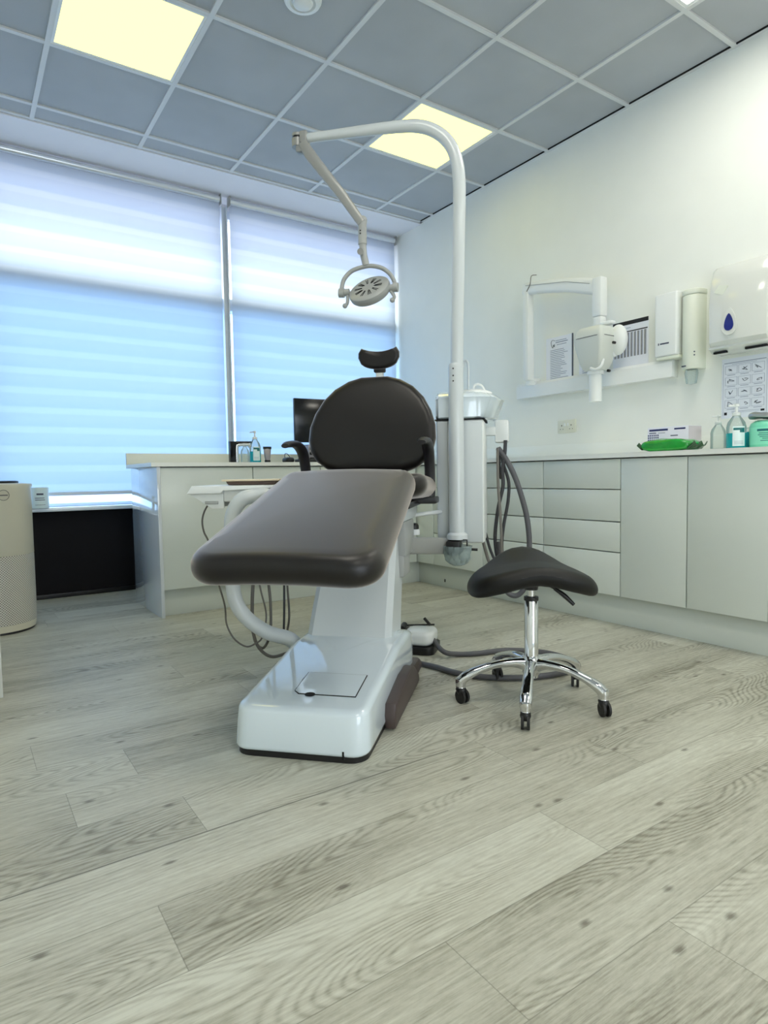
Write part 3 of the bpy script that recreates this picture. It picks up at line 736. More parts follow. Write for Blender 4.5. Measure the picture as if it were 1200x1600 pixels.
one('pump_cap', 'black_plastic', lambda b: lathe(b, [(0.020, 0.0), (0.020, 0.016), (0.014, 0.025), (0, 0.028)], (1.06, -0.155, 0.548)), cu, MC)
one('pump_body', 'white_plastic', lambda b: lathe(b, [(0.024, 0.0), (0.025, 0.018), (0.021, 0.024)], (1.06, -0.155, 0.524)), cu, MC)
# hanger block for the suction hoses
one('hose_holder', 'white_plastic', lambda b: (bx(b, 1.40, 1.47, -0.550, -0.485, 0.925, 1.030, 0.010), bx(b, 1.40, 1.45, -0.49, -0.44, 0.96, 1.0, 0.004), cyl(b, (1.396, -0.525, 0.962), (1.402, -0.525, 0.962), 0.004)), cu, MC)
def hc(mname, r, pts, a=1.40):
    return one('suction_hose', mname, lambda b: tube(b, [c1(a+dd, bb, z) for (bb, z, dd) in [(p+(0,))[:3] for p in pts]], r, n=12), cu, MC)
hc('hose_grey', 0.0125, [(0.500, 0.900), (0.535, 0.850), (0.575, 0.770), (0.605, 0.680), (0.628, 0.590), (0.640, 0.500), (0.642, 0.420), (0.638, 0.330), (0.620, 0.245), (0.585, 0.205), (0.545, 0.215), (0.515, 0.270), (0.505, 0.37), (0.500, 0.46)])
hc('hose_dark', 0.0085, [(0.535, 0.935), (0.530, 0.86), (0.520, 0.80), (0.522, 0.72), (0.500, 0.62), (0.485, 0.50), (0.488, 0.42), (0.50, 0.36)])
hc('hose_dark', 0.0075, [(0.505, 0.895), (0.525, 0.82), (0.548, 0.74), (0.545, 0.65), (0.525, 0.54), (0.515, 0.44), (0.525, 0.33), (0.555, 0.255), (0.575, 0.252), (0.58, 0.27)], 1.42)
hc('hose_light', 0.0065, [(0.500, 0.900), (0.500, 0.82), (0.502, 0.72), (0.510, 0.60), (0.515, 0.50), (0.515, 0.44), (0.518, 0.36)], 1.36)
hc('hose_dark', 0.0055, [(0.503, 0.905), (0.505, 0.83), (0.512, 0.76), (0.535, 0.93)], 1.43)
hc('hose_light', 0.0075, [(0.42, 0.50), (0.44, 0.42), (0.46, 0.36), (0.50, 0.32), (0.54, 0.33)], 1.38)
hc('hose_dark', 0.0065, [(0.44, 0.50), (0.462, 0.42), (0.49, 0.36), (0.52, 0.34)], 1.40)
one('outlet', 'black_plastic', lambda b: (bx(b, 1.115, 1.25, -0.345, -0.285, 0.425, 0.490, 0.006), tube(b, [c1(1.14, 0.33, 0.455), c1(1.14, 0.42, 0.452)], 0.006), tube(b, [c1(1.13, 0.35, 0.495), c1(1.13, 0.375, 0.495), c1(1.13, 0.375, 0.468)], 0.0035, smooth=0)), cu, MC)  # black box is enlarged to stand for the dark cavity under the unit
def bag(b):
    n, m = 40, 14
    rr_ = random.Random(3); ph = [rr_.random()*6 for _ in range(5)]
    c = MC @ c1(1.13, 0.335, 0.47)
    rings = []
    for i in range(m+1):
        th = PI/2*i/m
        ring = []
        for j in range(n):
            an = 2*PI*j/n
            k = 1+0.10*math.sin(5*an+ph[0]+2*th)*math.sin(th*2)+0.07*math.sin(11*an+ph[1]-5*th)*math.sin(3*th+ph[2])+0.05*math.sin(17*an+9*th)
            rr = 0.060*math.cos(th)**0.6*k if i < m else 0.0015
            ring.append(b.verts.new(c+Vector((rr*math.cos(an), rr*math.sin(an), -0.088*math.sin(th)))))
        rings.append(ring)
    for p, q in zip(rings, rings[1:]):
        for j in range(n): b.faces.new((p[j], p[(j+1) % n], q[(j+1) % n], q[j]))
MATS['bag_film'] = None
def bagmat():
    m = bpy.data.materials.new('bag_film'); m.use_nodes = True; t = m.node_tree; t.nodes.clear(); MATS['bag_film'] = m
    o = t.nodes.new('ShaderNodeOutputMaterial'); tr_ = t.nodes.new('ShaderNodeBsdfTransparent'); gl = t.nodes.new('ShaderNodeBsdfPrincipled'); mx = t.nodes.new('ShaderNodeMixShader')
    gl.inputs['Base Color'].default_value = rgb(176, 196, 198); gl.inputs['Roughness'].default_value = 0.18; mx.inputs[0].default_value = 0.55
    n = t.nodes.new('ShaderNodeTexNoise'); n.inputs['Scale'].default_value = 60; bp = t.nodes.new('ShaderNodeBump'); bp.inputs['Strength'].default_value = 0.8; bp.inputs['Distance'].default_value = 0.004
    t.links.new(n.outputs['Fac'], bp.inputs['Height']); t.links.new(bp.outputs[0], gl.inputs['Normal'])
    t.links.new(tr_.outputs[0], mx.inputs[1]); t.links.new(gl.outputs[0], mx.inputs[2]); t.links.new(mx.outputs[0], o.inputs[0])
bagmat()
tag(one('plastic_cap', 'bag_film', bag), 'crumpled clear plastic cap pulled over the fitting under the lamp pole', 'plastic cover')

# ------------------------------------------------------------------ operating light on its bent pole
ol = thing('operating_light', 'dental operating light hanging from a tall curved white pole', 'dental lamp', tuple(MC @ c1(1.149, 0.325, 0)), A)
PA = 1.165
one('pole', 'white_painted_metal', lambda b: tube(b, [c1(PA, 0.333, 0.60), c1(PA, 0.334, 1.2), c1(PA, 0.345, 1.7), c1(PA, 0.352, 1.95), c1(PA, 0.352, 2.03), c1(PA, 0.345, 2.10), c1(PA, 0.325, 2.165), c1(PA, 0.29, 2.215), c1(PA, 0.24, 2.253), c1(PA, 0.18, 2.276), c1(PA, 0.10, 2.285), c1(PA, -0.05, 2.288), c1(PA, -0.20, 2.289), c1(PA, -0.325, 2.290)], [0.0275]*9+[0.027, 0.025, 0.023, 0.021, 0.020], n=24), ol, MC)
one('sleeve', 'white_painted_metal', lambda b: lathe(b, [(0.028, 0.765), (0.0315, 0.76), (0.033, 0.75), (0.033, 0.03), (0.036, 0.028), (0.046, 0.02), (0.047, 0.0), (0.03, -0.004)], (PA, -0.330, 0.495)), ol, MC)
for z in (1.235, 1.205, 1.182):
    one('bolt', 'black_plastic', lambda b: sphere(b, MC @ c1(PA-0.0315, 0.322, z), 0.0035), ol)
# joint at the far end of the pole
def joint(b):
    bx(b, PA-0.024, PA+0.024, 0.318, 0.352, 2.264, 2.316, 0.006)
    cyl(b, (PA, 0.368, 2.255), (PA, 0.368, 2.290), 0.026)
    cyl(b, (PA, 0.368, 2.300), (PA, 0.368, 2.312), 0.024)
    bx(b, PA-0.02, PA+0.02, 0.335, 0.372, 2.228, 2.262, 0.006)
one('joint', 'grey_painted_metal', joint, ol, MC)
one('joint_gap', 'black_plastic', lambda b: cyl(b, (PA, 0.368, 2.288), (PA, 0.368, 2.302), 0.020), ol, MC)
PD = PA
def onp(x, y, a=PD):    # point in the lamp's vertical plane
    n = MC.to_3x3() @ Vector((1, 0, 0)); o_ = Vector(O)+n*a
    d = _f + _r2*((x-600)/FPX) - _u2*((y-800)/FPX)
    return CAM + d*((o_-CAM).dot(n)/d.dot(n))
one('spring_arm', 'grey_painted_metal', lambda b: tube(b, [onp(474, 226), onp(486, 244), onp(500, 262), onp(535, 306), onp(566, 350)], [0.026, 0.028, 0.025, 0.023, 0.020], n=16, smooth=0, power=6, ry=[0.020, 0.026, 0.024, 0.022, 0.019]), ol)
one('drop_arm', 'light_grey_plastic', lambda b: (tube(b, [onp(567, 344), onp(566, 352), onp(566.5, 382)], 0.019, n=20, smooth=0), tube(b, [onp(566.5, 380), onp(568, 398), onp(572, 415)], 0.016, n=20, smooth=0), sphere(b, onp(567, 344), 0.019)), ol)
for q in ((563.0, 360), (563.0, 364.5)):
    one('screw', 'black_plastic', lambda b: sphere(b, onp(*q, PD-0.019), 0.0035), ol)
one('knob', 'grey_painted_metal', lambda b: cyl(b, onp(563, 393, PD-0.03), onp(563, 393, PD+0.0), 0.014), ol)
one('yoke', 'light_grey_plastic', lambda b: tube(b, [onp(534, 461), onp(534, 450), onp(538, 436), onp(549, 424), onp(564, 418), onp(580, 415.5), onp(597, 419), onp(609, 428), onp(616, 440), onp(618, 452)], 0.0085, ry=0.010, n=14), ol)
for (x, y) in ((534, 458), (618, 449)):
    s = 1 if x < 570 else -1
    one('pivot', 'light_grey_plastic', lambda b: (cyl(b, onp(x-3*s, y), onp(x+12*s, y-s*1.5), 0.015), cyl(b, onp(x-4*s, y), onp(x+4*s, y), 0.020)), ol)
    one('handle', 'light_grey_plastic', lambda b: (tube(b, [onp(x+9*s, y+3), onp(x+9*s if s > 0 else x-2, y+14), onp(x+7*s if s > 0 else x-4, y+19)], 0.0075, n=12), sphere(b, onp(x+5*s if s > 0 else x-5, y+20), 0.011)), ol)
# lamp head: tilted disc, its vented back towards the camera
hc_ = onp(577, 452.5)
vdir = (CAM-hc_).normalized()
nrm = (vdir*0.52+Vector((0, 0, 1))*0.58+_r*-0.24).normalized()
e1 = (_r*1.0+Vector((0, 0, 0.18))); e1 = (e1-nrm*e1.dot(nrm)).normalized(); e2 = nrm.cross(e1)
MH = Matrix(((e1.x, e2.x, nrm.x, hc_.x), (e1.y, e2.y, nrm.y, hc_.y), (e1.z, e2.z, nrm.z, hc_.z), (0, 0, 0, 1)))
hd = one('lamp_head', 'light_grey_plastic', lambda b: lathe(b, [(0, -0.032), (0.06, -0.034), (0.086, -0.030), (0.094, -0.020), (0.096, -0.004), (0.094, 0.006), (0.086, 0.011), (0.06, 0.013), (0, 0.014)], n=48, ex=0.86), ol, MH)
def slots(b):
    for k in range(10):
        an = 2*PI*k/10+0.3
        for dr in (-0.11, 0.0, 0.11) if k % 2 else (-0.07, 0.07):
            c, s = math.cos(an+dr), math.sin(an+dr)
            r0, r1 = 0.026+abs(dr)*0.05, 0.066
            p, q = Vector((c*r0, s*r0*0.86, 0.0142)), Vector((c*r1, s*r1*0.86, 0.0128))
            t_ = Vector((-s, c, 0))*0.0013
            vs = [b.verts.new(v) for v in (p-t_, q-t_, q+t_, p+t_)]; vs2 = [b.verts.new(v.co+Vector((0, 0, 0.0009))) for v in vs]
            b.faces.new(vs2); b.faces.new(vs[::-1])
            for i in range(4): b.faces.new((vs[i], vs[(i+1) % 4], vs2[(i+1) % 4], vs2[i]))
one('vent_slots', 'black_gap', slots, hd, MH, flat=True)
one('lens', 'black_gloss', lambda b: lathe(b, [(0, -0.037), (0.070, -0.036), (0.072, -0.033), (0, -0.033)], n=32, ex=0.86), hd, MH)

# ------------------------------------------------------------------ foot control, floor hoses
fp = thing('foot_control', 'white and black foot pedal on the floor behind the chair base', 'foot pedal', (-1.62, -2.02, 0))
MF = Matrix.Translation((-1.640, -2.068, 0)) @ Matrix.Rotation(R(-52), 4, 'Z')
one('housing', 'white_plastic', lambda b: pillow(b, rrect(0.135, 0.155, 0.04, 6), 0.035, 0.098, 0.022, 0.004, 0, None), fp, MF)
one('base', 'black_plastic', lambda b: prism(b, rrect(0.15, 0.17, 0.03, 4), 0.0, 0.034, bev=0.004), fp, MF)
one('pedal', 'black_plastic', lambda b: (cyl(b, (-0.085, 0.0, 0.09), (-0.085, 0.04, 0.10), 0.014), bx(b, -0.11, -0.07, 0.0, 0.08, 0.03, 0.088, 0.008), tube(b, [(-0.085, 0.03, 0.100), (0.05, 0.06, 0.104)], 0.004), tube(b, [(0.03, 0.06, 0.100), (0.0, 0.07, 0.128)], 0.007), tube(b, [(-0.10, 0.02, 0.06), (-0.14, 0.0, 0.085)], 0.010)), fp, MF)
def Zf(x, y, z=0.012):
    d = _f + _r2*((x-600)/FPX) - _u2*((y-800)/FPX)
    return CAM + d*((z-CAM.z)/d.z)
def fl(pts, z=0.012): return [Zf(x, y, z) for x, y in pts]
one('cable', 'hose_grey', lambda b: tube(b, [Vector((-1.615, -2.125, 0.055)), Zf(693, 1018, 0.03)]+fl([(715, 1022), (745, 1021), (790, 1016), (840, 1018), (872, 1024), (898, 1034), (902, 1043), (880, 1051), (840, 1057), (800, 1059), (760, 1058), (715, 1052), (680, 1042), (650, 1036), (628, 1036)]), 0.011, n=12), fp)

# ------------------------------------------------------------------ saddle stool
SC = Vector((-1.720, -2.796, 0)); SA = R(-131.0)
st = thing('saddle_stool', 'black saddle stool with a chrome five-star base on castors', 'stool', tuple(SC), -YAW)
MSt = Matrix.Translation(SC) @ Matrix.Rotation(-YAW, 4, 'Z')     # local x = camera right, y = away
one('gas_tube', 'chrome', lambda b: lathe(b, [(0.0235, 0.085), (0.0235, 0.357), (0.0215, 0.360), (0.0, 0.360)], n=32), st, MSt)
one('tube_cap', 'black_plastic', lambda b: lathe(b, [(0.0225, 0.348), (0.0245, 0.350), (0.0245, 0.362), (0.014, 0.364)], n=32), st, MSt)
one('piston', 'chrome', lambda b: lathe(b, [(0.013, 0.35), (0.013, 0.44), (0.0, 0.44)], n=24), st, MSt)
one('seat_mount', 'black_plastic', lambda b: (lathe(b, [(0.022, 0.386), (0.026, 0.41), (0.026, 0.45)], n=24), bx(b, -0.07, 0.07, -0.07, 0.07, 0.432, 0.450, 0.01)), st, MSt)
angs = [math.atan2(y+2.796, x+1.720) for x, y in ((-1.912, -2.946), (-1.925, -2.681), (-1.641, -3.007), (-1.488, -2.783), (-1.634, -2.563))]
a_base = angs[2]
for k in range(5):
    an = a_base + 2*PI*k/5
    Ml = Matrix.Translation(SC) @ Matrix.Rotation(an, 4, 'Z')
    lg = one('leg', 'chrome', lambda b: (tube(b, [(0.012, 0, 0.128), (0.06, 0, 0.135), (0.12, 0, 0.130), (0.18, 0, 0.112), (0.222, 0, 0.092), (0.243, 0, 0.074)], [0.023, 0.018, 0.017, 0.018, 0.021, 0.019], ry=[0.026, 0.016, 0.013, 0.013, 0.017, 0.018], up=Vector((0, 0, 1)), n=16),
             lathe(b, [(0.017, 0.082), (0.019, 0.068), (0.016, 0.058), (0.017, 0.054), (0.013, 0.050)], (0.243, 0, 0), n=20)), st, Ml)
    Mw = Ml @ Matrix.Translation((0.243, 0, 0)) @ Matrix.Rotation(-an-YAW+R([8, -20, 12, 35, -15][k]), 4, 'Z')
    cs = one('castor', 'black_plastic', lambda b: (tube(b, [(0, 0.006, 0.052), (0, -0.004, 0.040), (0, -0.008, 0.026)], [0.017, 0.019, 0.012], ry=[0.015, 0.017, 0.012], up=Vector((1, 0, 0)), n=16)), st, Mw)
    for s in (-1, 1):
        one('wheel', 'rubber', lambda b: cyl(b, (s*0.005, -0.008, 0.0235), (s*0.013, -0.008, 0.0235), 0.0235, n=28), cs, Mw)
one('hub', 'chrome', lambda b: lathe(b, [(0.018, 0.085), (0.030, 0.10), (0.032, 0.14), (0.025, 0.158), (0.0235, 0.16)], n=32), st, MSt)
def saddle(b):
    n = 34
    o_ = []
    for i in range(64):
        an = 2*PI*i/64
        x = 0.215*math.copysign(abs(math.cos(an))**0.75, math.cos(an)); y = 0.165*math.copysign(abs(math.sin(an))**0.8, math.sin(an))
        if y < 0: y *= 0.92 - 0.10*math.cos(an*2+PI)*0.3
        o_.append((x, y))
    def fm(p):
        u = abs(p.x)/0.215
        z = 0.478 - 0.060*u**1.9
        back = max(0, p.y/0.165); front = max(0, -p.y/0.165)
        z += 0.046*back**1.4*max(0, 1-(u*1.5)**2)**1.2
        z -= 0.004*front
        thick = 1.0 - 0.30*max(0, u-0.5)
        if p.z < -0.03: z += 0.014*(1-u)
        return Vector((p.x, p.y, z + p.z*thick))
    pillow(b, o_, -0.072, 0.004, 0.035, 0.0, 0.0, fm)
one('seat', 'stool_leather', saddle, st, MSt)
one('lever', 'black_plastic', lambda b: (tube(b, [(0.02, -0.02, 0.42), (0.070, -0.04, 0.395)], 0.004), tube(b, [(0.068, -0.039, 0.396), (0.10, -0.045, 0.372), (0.130, -0.05, 0.342)], [0.007, 0.010, 0.007], ry=[0.006, 0.008, 0.006], n=12)), st, MSt)

# ------------------------------------------------------------------ dental x-ray on the right wall
xr = thing('wall_xray_unit', 'white wall-mounted dental x-ray unit with folded arm and cone', 'x-ray machine', (0, -1.7, 1.35))
one('wall_rail', 'white_plastic', lambda b: prism(b, [(0, 0), (-0.060, 0), (-0.060, 0.082), (-0.044, 0.100), (0, 0.100)], -2.285, -1.13, 'y', M=Matrix.Translation((0, 0, 1.293)), bev=0.004), xr)
XA = -0.105
one('lower_arm', 'white_plastic', lambda b: (bx(b, XA-0.03, XA+0.03, -1.310, -1.262, 1.400, 2.00, 0.010), cyl(b, (-0.03, -1.275, 1.385), (-0.03, -1.275, 1.405), 0.03), bx(b, XA, 0.0, -1.30, -1.26, 1.37, 1.42, 0.006)), xr)
one('joint_slot', 'black_gap', lambda b: bx(b, -0.060, -0.03, -1.30, -1.24, 1.391, 1.3945), xr)
def uparm(b):
    tube(b, [(XA, -1.262, 2.005), (XA, -1.40, 1.99), (XA, -1.62, 1.945), (XA, -1.84, 1.88)], [0.030]*4, ry=[0.040, 0.040, 0.042, 0.050], power=4, smooth=0, n=16, up=Vector((0, 0, 1)))
one('upper_arm', 'white_plastic', uparm, xr)
one('arm_seam', 'light_grey_plastic', lambda b: tube(b, [(XA-0.031, -1.29, 2.02), (XA-0.031, -1.62, 1.962), (XA-0.031, -1.80, 1.905)], 0.002, smooth=0), xr)
one('joint_cable', 'hose_light', lambda b: tube(b, [(XA-0.03, -1.30, 1.98), (XA-0.035, -1.335, 2.02), (XA-0.035, -1.345, 2.068), (XA-0.03, -1.385, 2.065)], 0.0025, n=8, smooth=3), xr)
one('head_arm', 'white_plastic', lambda b: (bx(b, XA-0.035, XA+0.03, -1.885, -1.820, 1.70, 1.93, 0.010), bx(b, XA-0.03, XA+0.025, -1.880, -1.828, 1.655, 1.70, 0.006)), xr)
one('yoke', 'white_plastic', lambda b: (bx(b, XA-0.03, XA+0.02, -1.95, -1.82, 1.640, 1.662, 0.008), sphere(b, (XA+0.01, -1.972, 1.545), 0.040, 0.058, 0.088, n=28, m=16), bx(b, XA-0.02, XA+0.02, -1.96, -1.90, 1.45, 1.62, 0.01)), xr)
def head(b):
    prof = [(1.625, 0.060, -1.868, 0.075), (1.600, 0.078, -1.868, 0.096), (1.560, 0.084, -1.868, 0.103), (1.53, 0.080, -1.868, 0.100), (1.42, 0.062, -1.870, 0.076), (1.385, 0.052, -1.872, 0.060), (1.375, 0.046, -1.872, 0.052)]
    rings = []
    for z, hx, cy, hy in prof:
        rings.append([b.verts.new((XA-0.06+x, cy+y, z)) for x, y in rrect(2*hx, 2*hy, min(hx, hy)*0.28, 5)])
    n = len(rings[0])
    for p, q in zip(rings, rings[1:]):
        for j in range(n): b.faces.new((p[j], q[j], q[(j+1) % n], p[(j+1) % n]))
    b.faces.new(rings[0]); b.faces.new(rings[-1][::-1])
one('tube_head', 'xray_grey', head, xr)
one('cover_seam', 'hose_dark', lambda b: prism(b, rrect(0.171, 0.209, 0.042, 5), 0, 0.003, M=Matrix.Translation((XA-0.06, -1.868, 1.562))), xr)
one('cone', 'white_plastic', lambda b: (tube(b, [(XA-0.06, -1.868, 1.375), (XA-0.06, -1.868, 1.195)], 0.036, n=28, smooth=0), tube(b, [(XA-0.06, -1.868, 1.38), (XA-0.06, -1.868, 1.355)], 0.046, n=28, smooth=0)), xr)
for (y, z) in ((-1.99, 1.52), (-1.955, 1.365)):
    one('knob', 'black_plastic', lambda b: cyl(b, (XA-0.045, y, z), (XA-0.062, y, z), 0.008, n=16), xr)
def hdl(b):
    tube(b, [(XA-0.12, -1.88, 1.385), (XA-0.125, -1.92, 1.372), (XA-0.11, -1.945, 1.39), (XA-0.09, -1.945, 1.43)], 0.008)
one('handle', 'white_plastic', hdl, xr)
cb = thing('xray_control_box', 'slim white control box on the right end of the x-ray rail', 'control box', (0, -2.2, 1.38))
one('case', 'white_plastic', lambda b: bx(b, -0.085, 0, -2.325, -2.195, 1.405, 1.745, 0.010, 3), cb)
one('base_lip', 'ivory_plastic', lambda b: bx(b, -0.080, 0, -2.335, -2.205, 1.388, 1.405, 0.004), cb)
one('logo', 'ink', lambda b: (bx(b, -0.0858, -0.084, -2.282, -2.230, 1.470, 1.478), bx(b, -0.0858, -0.084, -2.224, -2.218, 1.468, 1.480)), cb, flat=True)
td = thing('cup_tube_dispenser', 'tall rounded ivory wall tube right of the x-ray control box', 'dispenser', (0, -2.35, 1.3))
one('tube', 'ivory_plastic', lambda b: prism(b, [(-0.0, -0.054), (-0.03, -0.054), (-0.06, -0.045), (-0.078, -0.022), (-0.083, 0), (-0.078, 0.022), (-0.06, 0.045), (-0.03, 0.054), (0, 0.054)], 1.318, 1.705, 'z', M=Matrix.Translation((0, -2.388, 0)), bev=0.003), td, ang=50)
one('top_cap', 'ivory_plastic', lambda b: prism(b, [(-0.0, -0.056), (-0.03, -0.056), (-0.062, -0.047), (-0.080, -0.023), (-0.085, 0), (-0.080, 0.023), (-0.062, 0.047), (-0.03, 0.056), (0, 0.056)], 1.706, 1.735, 'z', M=Matrix.Translation((0, -2.388, 0)), bev=0.004), td, ang=50)
one('slot', 'ink', lambda b: bx(b, -0.082, -0.06, -2.378, -2.353, 1.332, 1.338), td)
one('indicator', 'ink', lambda b: (sphere(b, (-0.072, -2.418, 1.405), 0.004), sphere(b, (-0.072, -2.418, 1.388), 0.004)), td)
one('outlet', 'clear_plastic', lambda b: lathe(b, [(0.030, 0.0), (0.034, -0.02), (0.026, -0.075), (0, -0.08)], (-0.045, -2.388, 1.318), n=24), td)
# paper towel dispenser
pt = thing('paper_towel_dispenser', 'white wall paper towel dispenser with a blue drop-shaped window', 'towel dispenser', (0, -2.6, 1.4))
yc = -2.662
def ptb(b):
    # front bulges: profile in x over z
    prof = [(1.400, 0.115), (1.42, 0.135), (1.60, 0.140), (1.72, 0.125), (1.78, 0.10), (1.80, 0.08)]
    rings = []
    for z, d in prof:
        hw = 0.148 if z < 1.79 else 0.142
        o_ = [(0, hw), (-d*0.75, hw), (-d*0.93, hw-0.012), (-d, hw-0.035), (-d-0.006, 0), (-d, -hw+0.035), (-d*0.93, -hw+0.012), (-d*0.75, -hw), (0, -hw)]
        rings.append([b.verts.new((x, yc+y, z)) for x, y in o_])
    n = len(rings[0])
    for p, q in zip(rings, rings[1:]):
        for j in range(n): b.faces.new((p[j], p[(j+1) % n], q[(j+1) % n], q[j]))
    b.faces.new(rings[0][::-1]); b.faces.new(rings[-1])
one('cover', 'dispenser_white', ptb, pt, ang=30)
one('tray_lip', 'dispenser_white', lambda b: prism(b, [(0, 0), (-0.085, 0.0), (-0.120, 0.022), (-0.120, 0.032), (0, 0.032)], yc-0.142, yc+0.142, 'y', M=Matrix.Translation((0, 0, 1.368)), bev=0.003), pt)
one('towel_slot', 'black_gap', lambda b: bx(b, -0.106, -0.09, yc+0.06, yc+0.125, 1.3665, 1.376), pt)
one('towel_slot', 'black_gap', lambda b: bx(b, -0.106, -0.09, yc-0.13, yc-0.03, 1.3665, 1.376), pt)
def dropf(s, x0, x1):
    def f(b):
        o_ = []
        for i in range(33):
            a = 2*PI*i/32
            if i == 32: break
            r = s
            u = math.sin(a); v = -math.cos(a)          # v=-1 bottom .. 1 top
            k = math.sqrt(max(0, (1-v)/2))             # narrow towards the top
            o_.append((0.8*s*u*(0.35+0.65*k) if v > 0 else 0.8*s*u*(0.35+0.65*math.sqrt(.5)+0.19*(-v)), s*1.45*v if v > 0 else s*v))
        prism(b, o_, x0, x1, 'x', M=Matrix.Translation((0, yc+0.028, 1.497)))
    return f
one('window_surround', 'dispenser_white', dropf(0.055, -0.1475, -0.13), pt)
one('level_window', 'drop_blue', dropf(0.034, -0.1500, -0.13), pt)
one('sticker', 'ivory_plastic', lambda b: prism(b, [(0.0, 0.02), (0.045, 0.032), (0.07, 0.0), (0.025, -0.02)], -0.1365, -0.12, 'x', M=Matrix.Translation((0, yc+0.04, 1.665))), pt)

# ------------------------------------------------------------------ papers on the wall
def rects(b, lst, x0=-0.0034, x1=-0.0028):
    for (y0, y1, z0, z1) in lst: bx(b, x0, x1, min(y0, y1), max(y0, y1), min(z0, z1), max(z0, z1))
p1 = thing('wall_notice', 'white printed notice on the wall, framed by the folded x-ray arm', 'notice', (0, -1.46, 1.37))
one('sheet', 'paper', lambda b: bx(b, -0.0025, 0, -1.565, -1.350, 1.368, 1.672), p1, flat=True)
one('frame_edge', 'ink', lambda b: bx(b, -0.006, 0, -1.572, -1.565, 1.372, 1.672), p1, flat=True)
rn = random.Random(11)
L1 = []
z = 1.590
while z > 1.40:
    L1.append((-1.385, -1.385-0.15*(0.55+0.45*rn.random()), z, z-0.0035)); z -= 0.0115
L1 += [(-1.43, -1.53, 1.632, 1.638), (-1.43, -1.52, 1.645, 1.649), (-1.44, -1.52, 1.618, 1.622)]
one('print', 'ink_light', lambda b: rects(b, L1), p1, flat=True)
one('tooth_mark', 'ink', lambda b: tube(b, [(-0.0032, -1.425, 1.648), (-0.0032, -1.405, 1.655), (-0.0032, -1.392, 1.643), (-0.0032, -1.398, 1.615), (-0.0032, -1.407, 1.605), (-0.0032, -1.411, 1.625), (-0.0032, -1.418, 1.610), (-0.0032, -1.423, 1.628)], 0.0015, n=6, smooth=4), p1)
p1b = thing('wall_notice', 'white printed notice on the wall, hidden behind the x-ray head', 'notice', (0, -1.73, 1.37))
one('sheet', 'paper', lambda b: bx(b, -0.0025, 0, -1.83, -1.620, 1.372, 1.672), p1b, flat=True)
L2 = []
z = 1.50
while z > 1.40:
    L2.append((-1.645, -1.645-0.15*(0.5+0.5*rn.random()), z, z-0.0035)); z -= 0.0115
one('print', 'ink_light', lambda b: rects(b, L2), p1b, flat=True)
p2 = thing('wall_chart', 'grey striped chart with a black header bar right of the x-ray head', 'chart', (0, -1.99, 1.38))
one('sheet', 'paper', lambda b: bx(b, -0.0025, 0, -2.105, -1.870, 1.375, 1.665), p2, flat=True)
one('header', 'ink_black', lambda b: rects(b, [(-1.870, -2.105, 1.642, 1.665), (-1.915, -2.10, 1.600, 1.606)]), p2, flat=True)
one('columns', 'chart_grey', lambda b: rects(b, [(-1.880-0.022*k, -1.880-0.022*k-0.013, 1.455, 1.596) for k in range(10)]), p2, flat=True)
one('ruling', 'ink_light', lambda b: rects(b, [(-1.890-0.022*k, -1.890-0.022*k-0.004, 1.455, 1.596) for k in range(10)]+[(-1.97, -2.09, 1.398, 1.400), (-1.96, -1.99, 1.622, 1.625), (-1.88, -2.10, 1.385, 1.452)][:-1], -0.0038, -0.003), p2, flat=True)
p3 = thing('hand_washing_poster', 'white poster with a grid of twelve small drawings under the towel dispenser', 'poster', (0, -2.64, 1.05))
one('sheet', 'paper', lambda b: bx(b, -0.0025, 0, -2.760, -2.528, 1.045, 1.350), p3, flat=True)
LG, LI = [], []
for r_ in range(4):
    for c_ in range(3):
        y0 = -2.546-0.066*c_; z0 = 1.312-0.058*r_
        LG += [(y0, y0-0.060, z0, z0-0.001), (y0, y0-0.060, z0-0.040, z0-0.041), (y0, y0-0.001, z0, z0-0.041), (y0-0.059, y0-0.060, z0, z0-0.041)]
        LI += [(y0-0.01, y0-0.05, z0-0.046, z0-0.0485)]
LG += [(-2.54, -2.745, 1.325, 1.3285), (-2.58, -2.70, 1.318, 1.3195), (-2.58, -2.72, 1.078, 1.0795), (-2.58, -2.72, 1.072, 1.073), (-2.536, -2.537, 1.06, 1.325), (-2.748, -2.749, 1.06, 1.325)]
one('grid_lines', 'ink_light', lambda b: rects(b, LG+LI), p3, flat=True)
def hands(b):
    for r_ in range(4):
        for c_ in range(3):
            y0 = -2.576-0.066*c_; z0 = 1.292-0.058*r_; q = random.Random(r_*5+c_)
            pts = [(-0.0032, y0+0.018*q.uniform(-1, 1), z0+0.012*q.uniform(-1, 1)) for _ in range(6)]
            tube(b, pts, 0.0012, n=6, smooth=3)
one('drawings', 'ink', hands, p3)
one('corner_mark', 'ink_black', lambda b: rects(b, [(-2.543, -2.557, 1.062, 1.076), (-2.722, -2.740, 1.070, 1.080)]), p3, flat=True)

# double socket
so = thing('double_socket', 'white double wall socket above the drawers', 'wall socket', (0, -1.525, 1.08))
one('plate', 'socket_plastic', lambda b: bx(b, -0.010, 0, -1.598, -1.452, 1.037, 1.122, 0.004), so)
SK = []
for yy in (-1.487, -1.563):
    SK += [(yy+0.003, yy-0.003, 1.082, 1.090), (yy+0.014, yy+0.008, 1.060, 1.064), (yy-0.008, yy-0.014, 1.060, 1.064)]
one('pin_holes', 'black_gap', lambda b: rects(b, SK, -0.0106, -0.0095), so, flat=True)
for yy in (-1.512, -1.538): one('switch', 'white_plastic', lambda b: bx(b, -0.0125, -0.0095, yy-0.006, yy+0.006, 1.082, 1.100, 0.001), so)
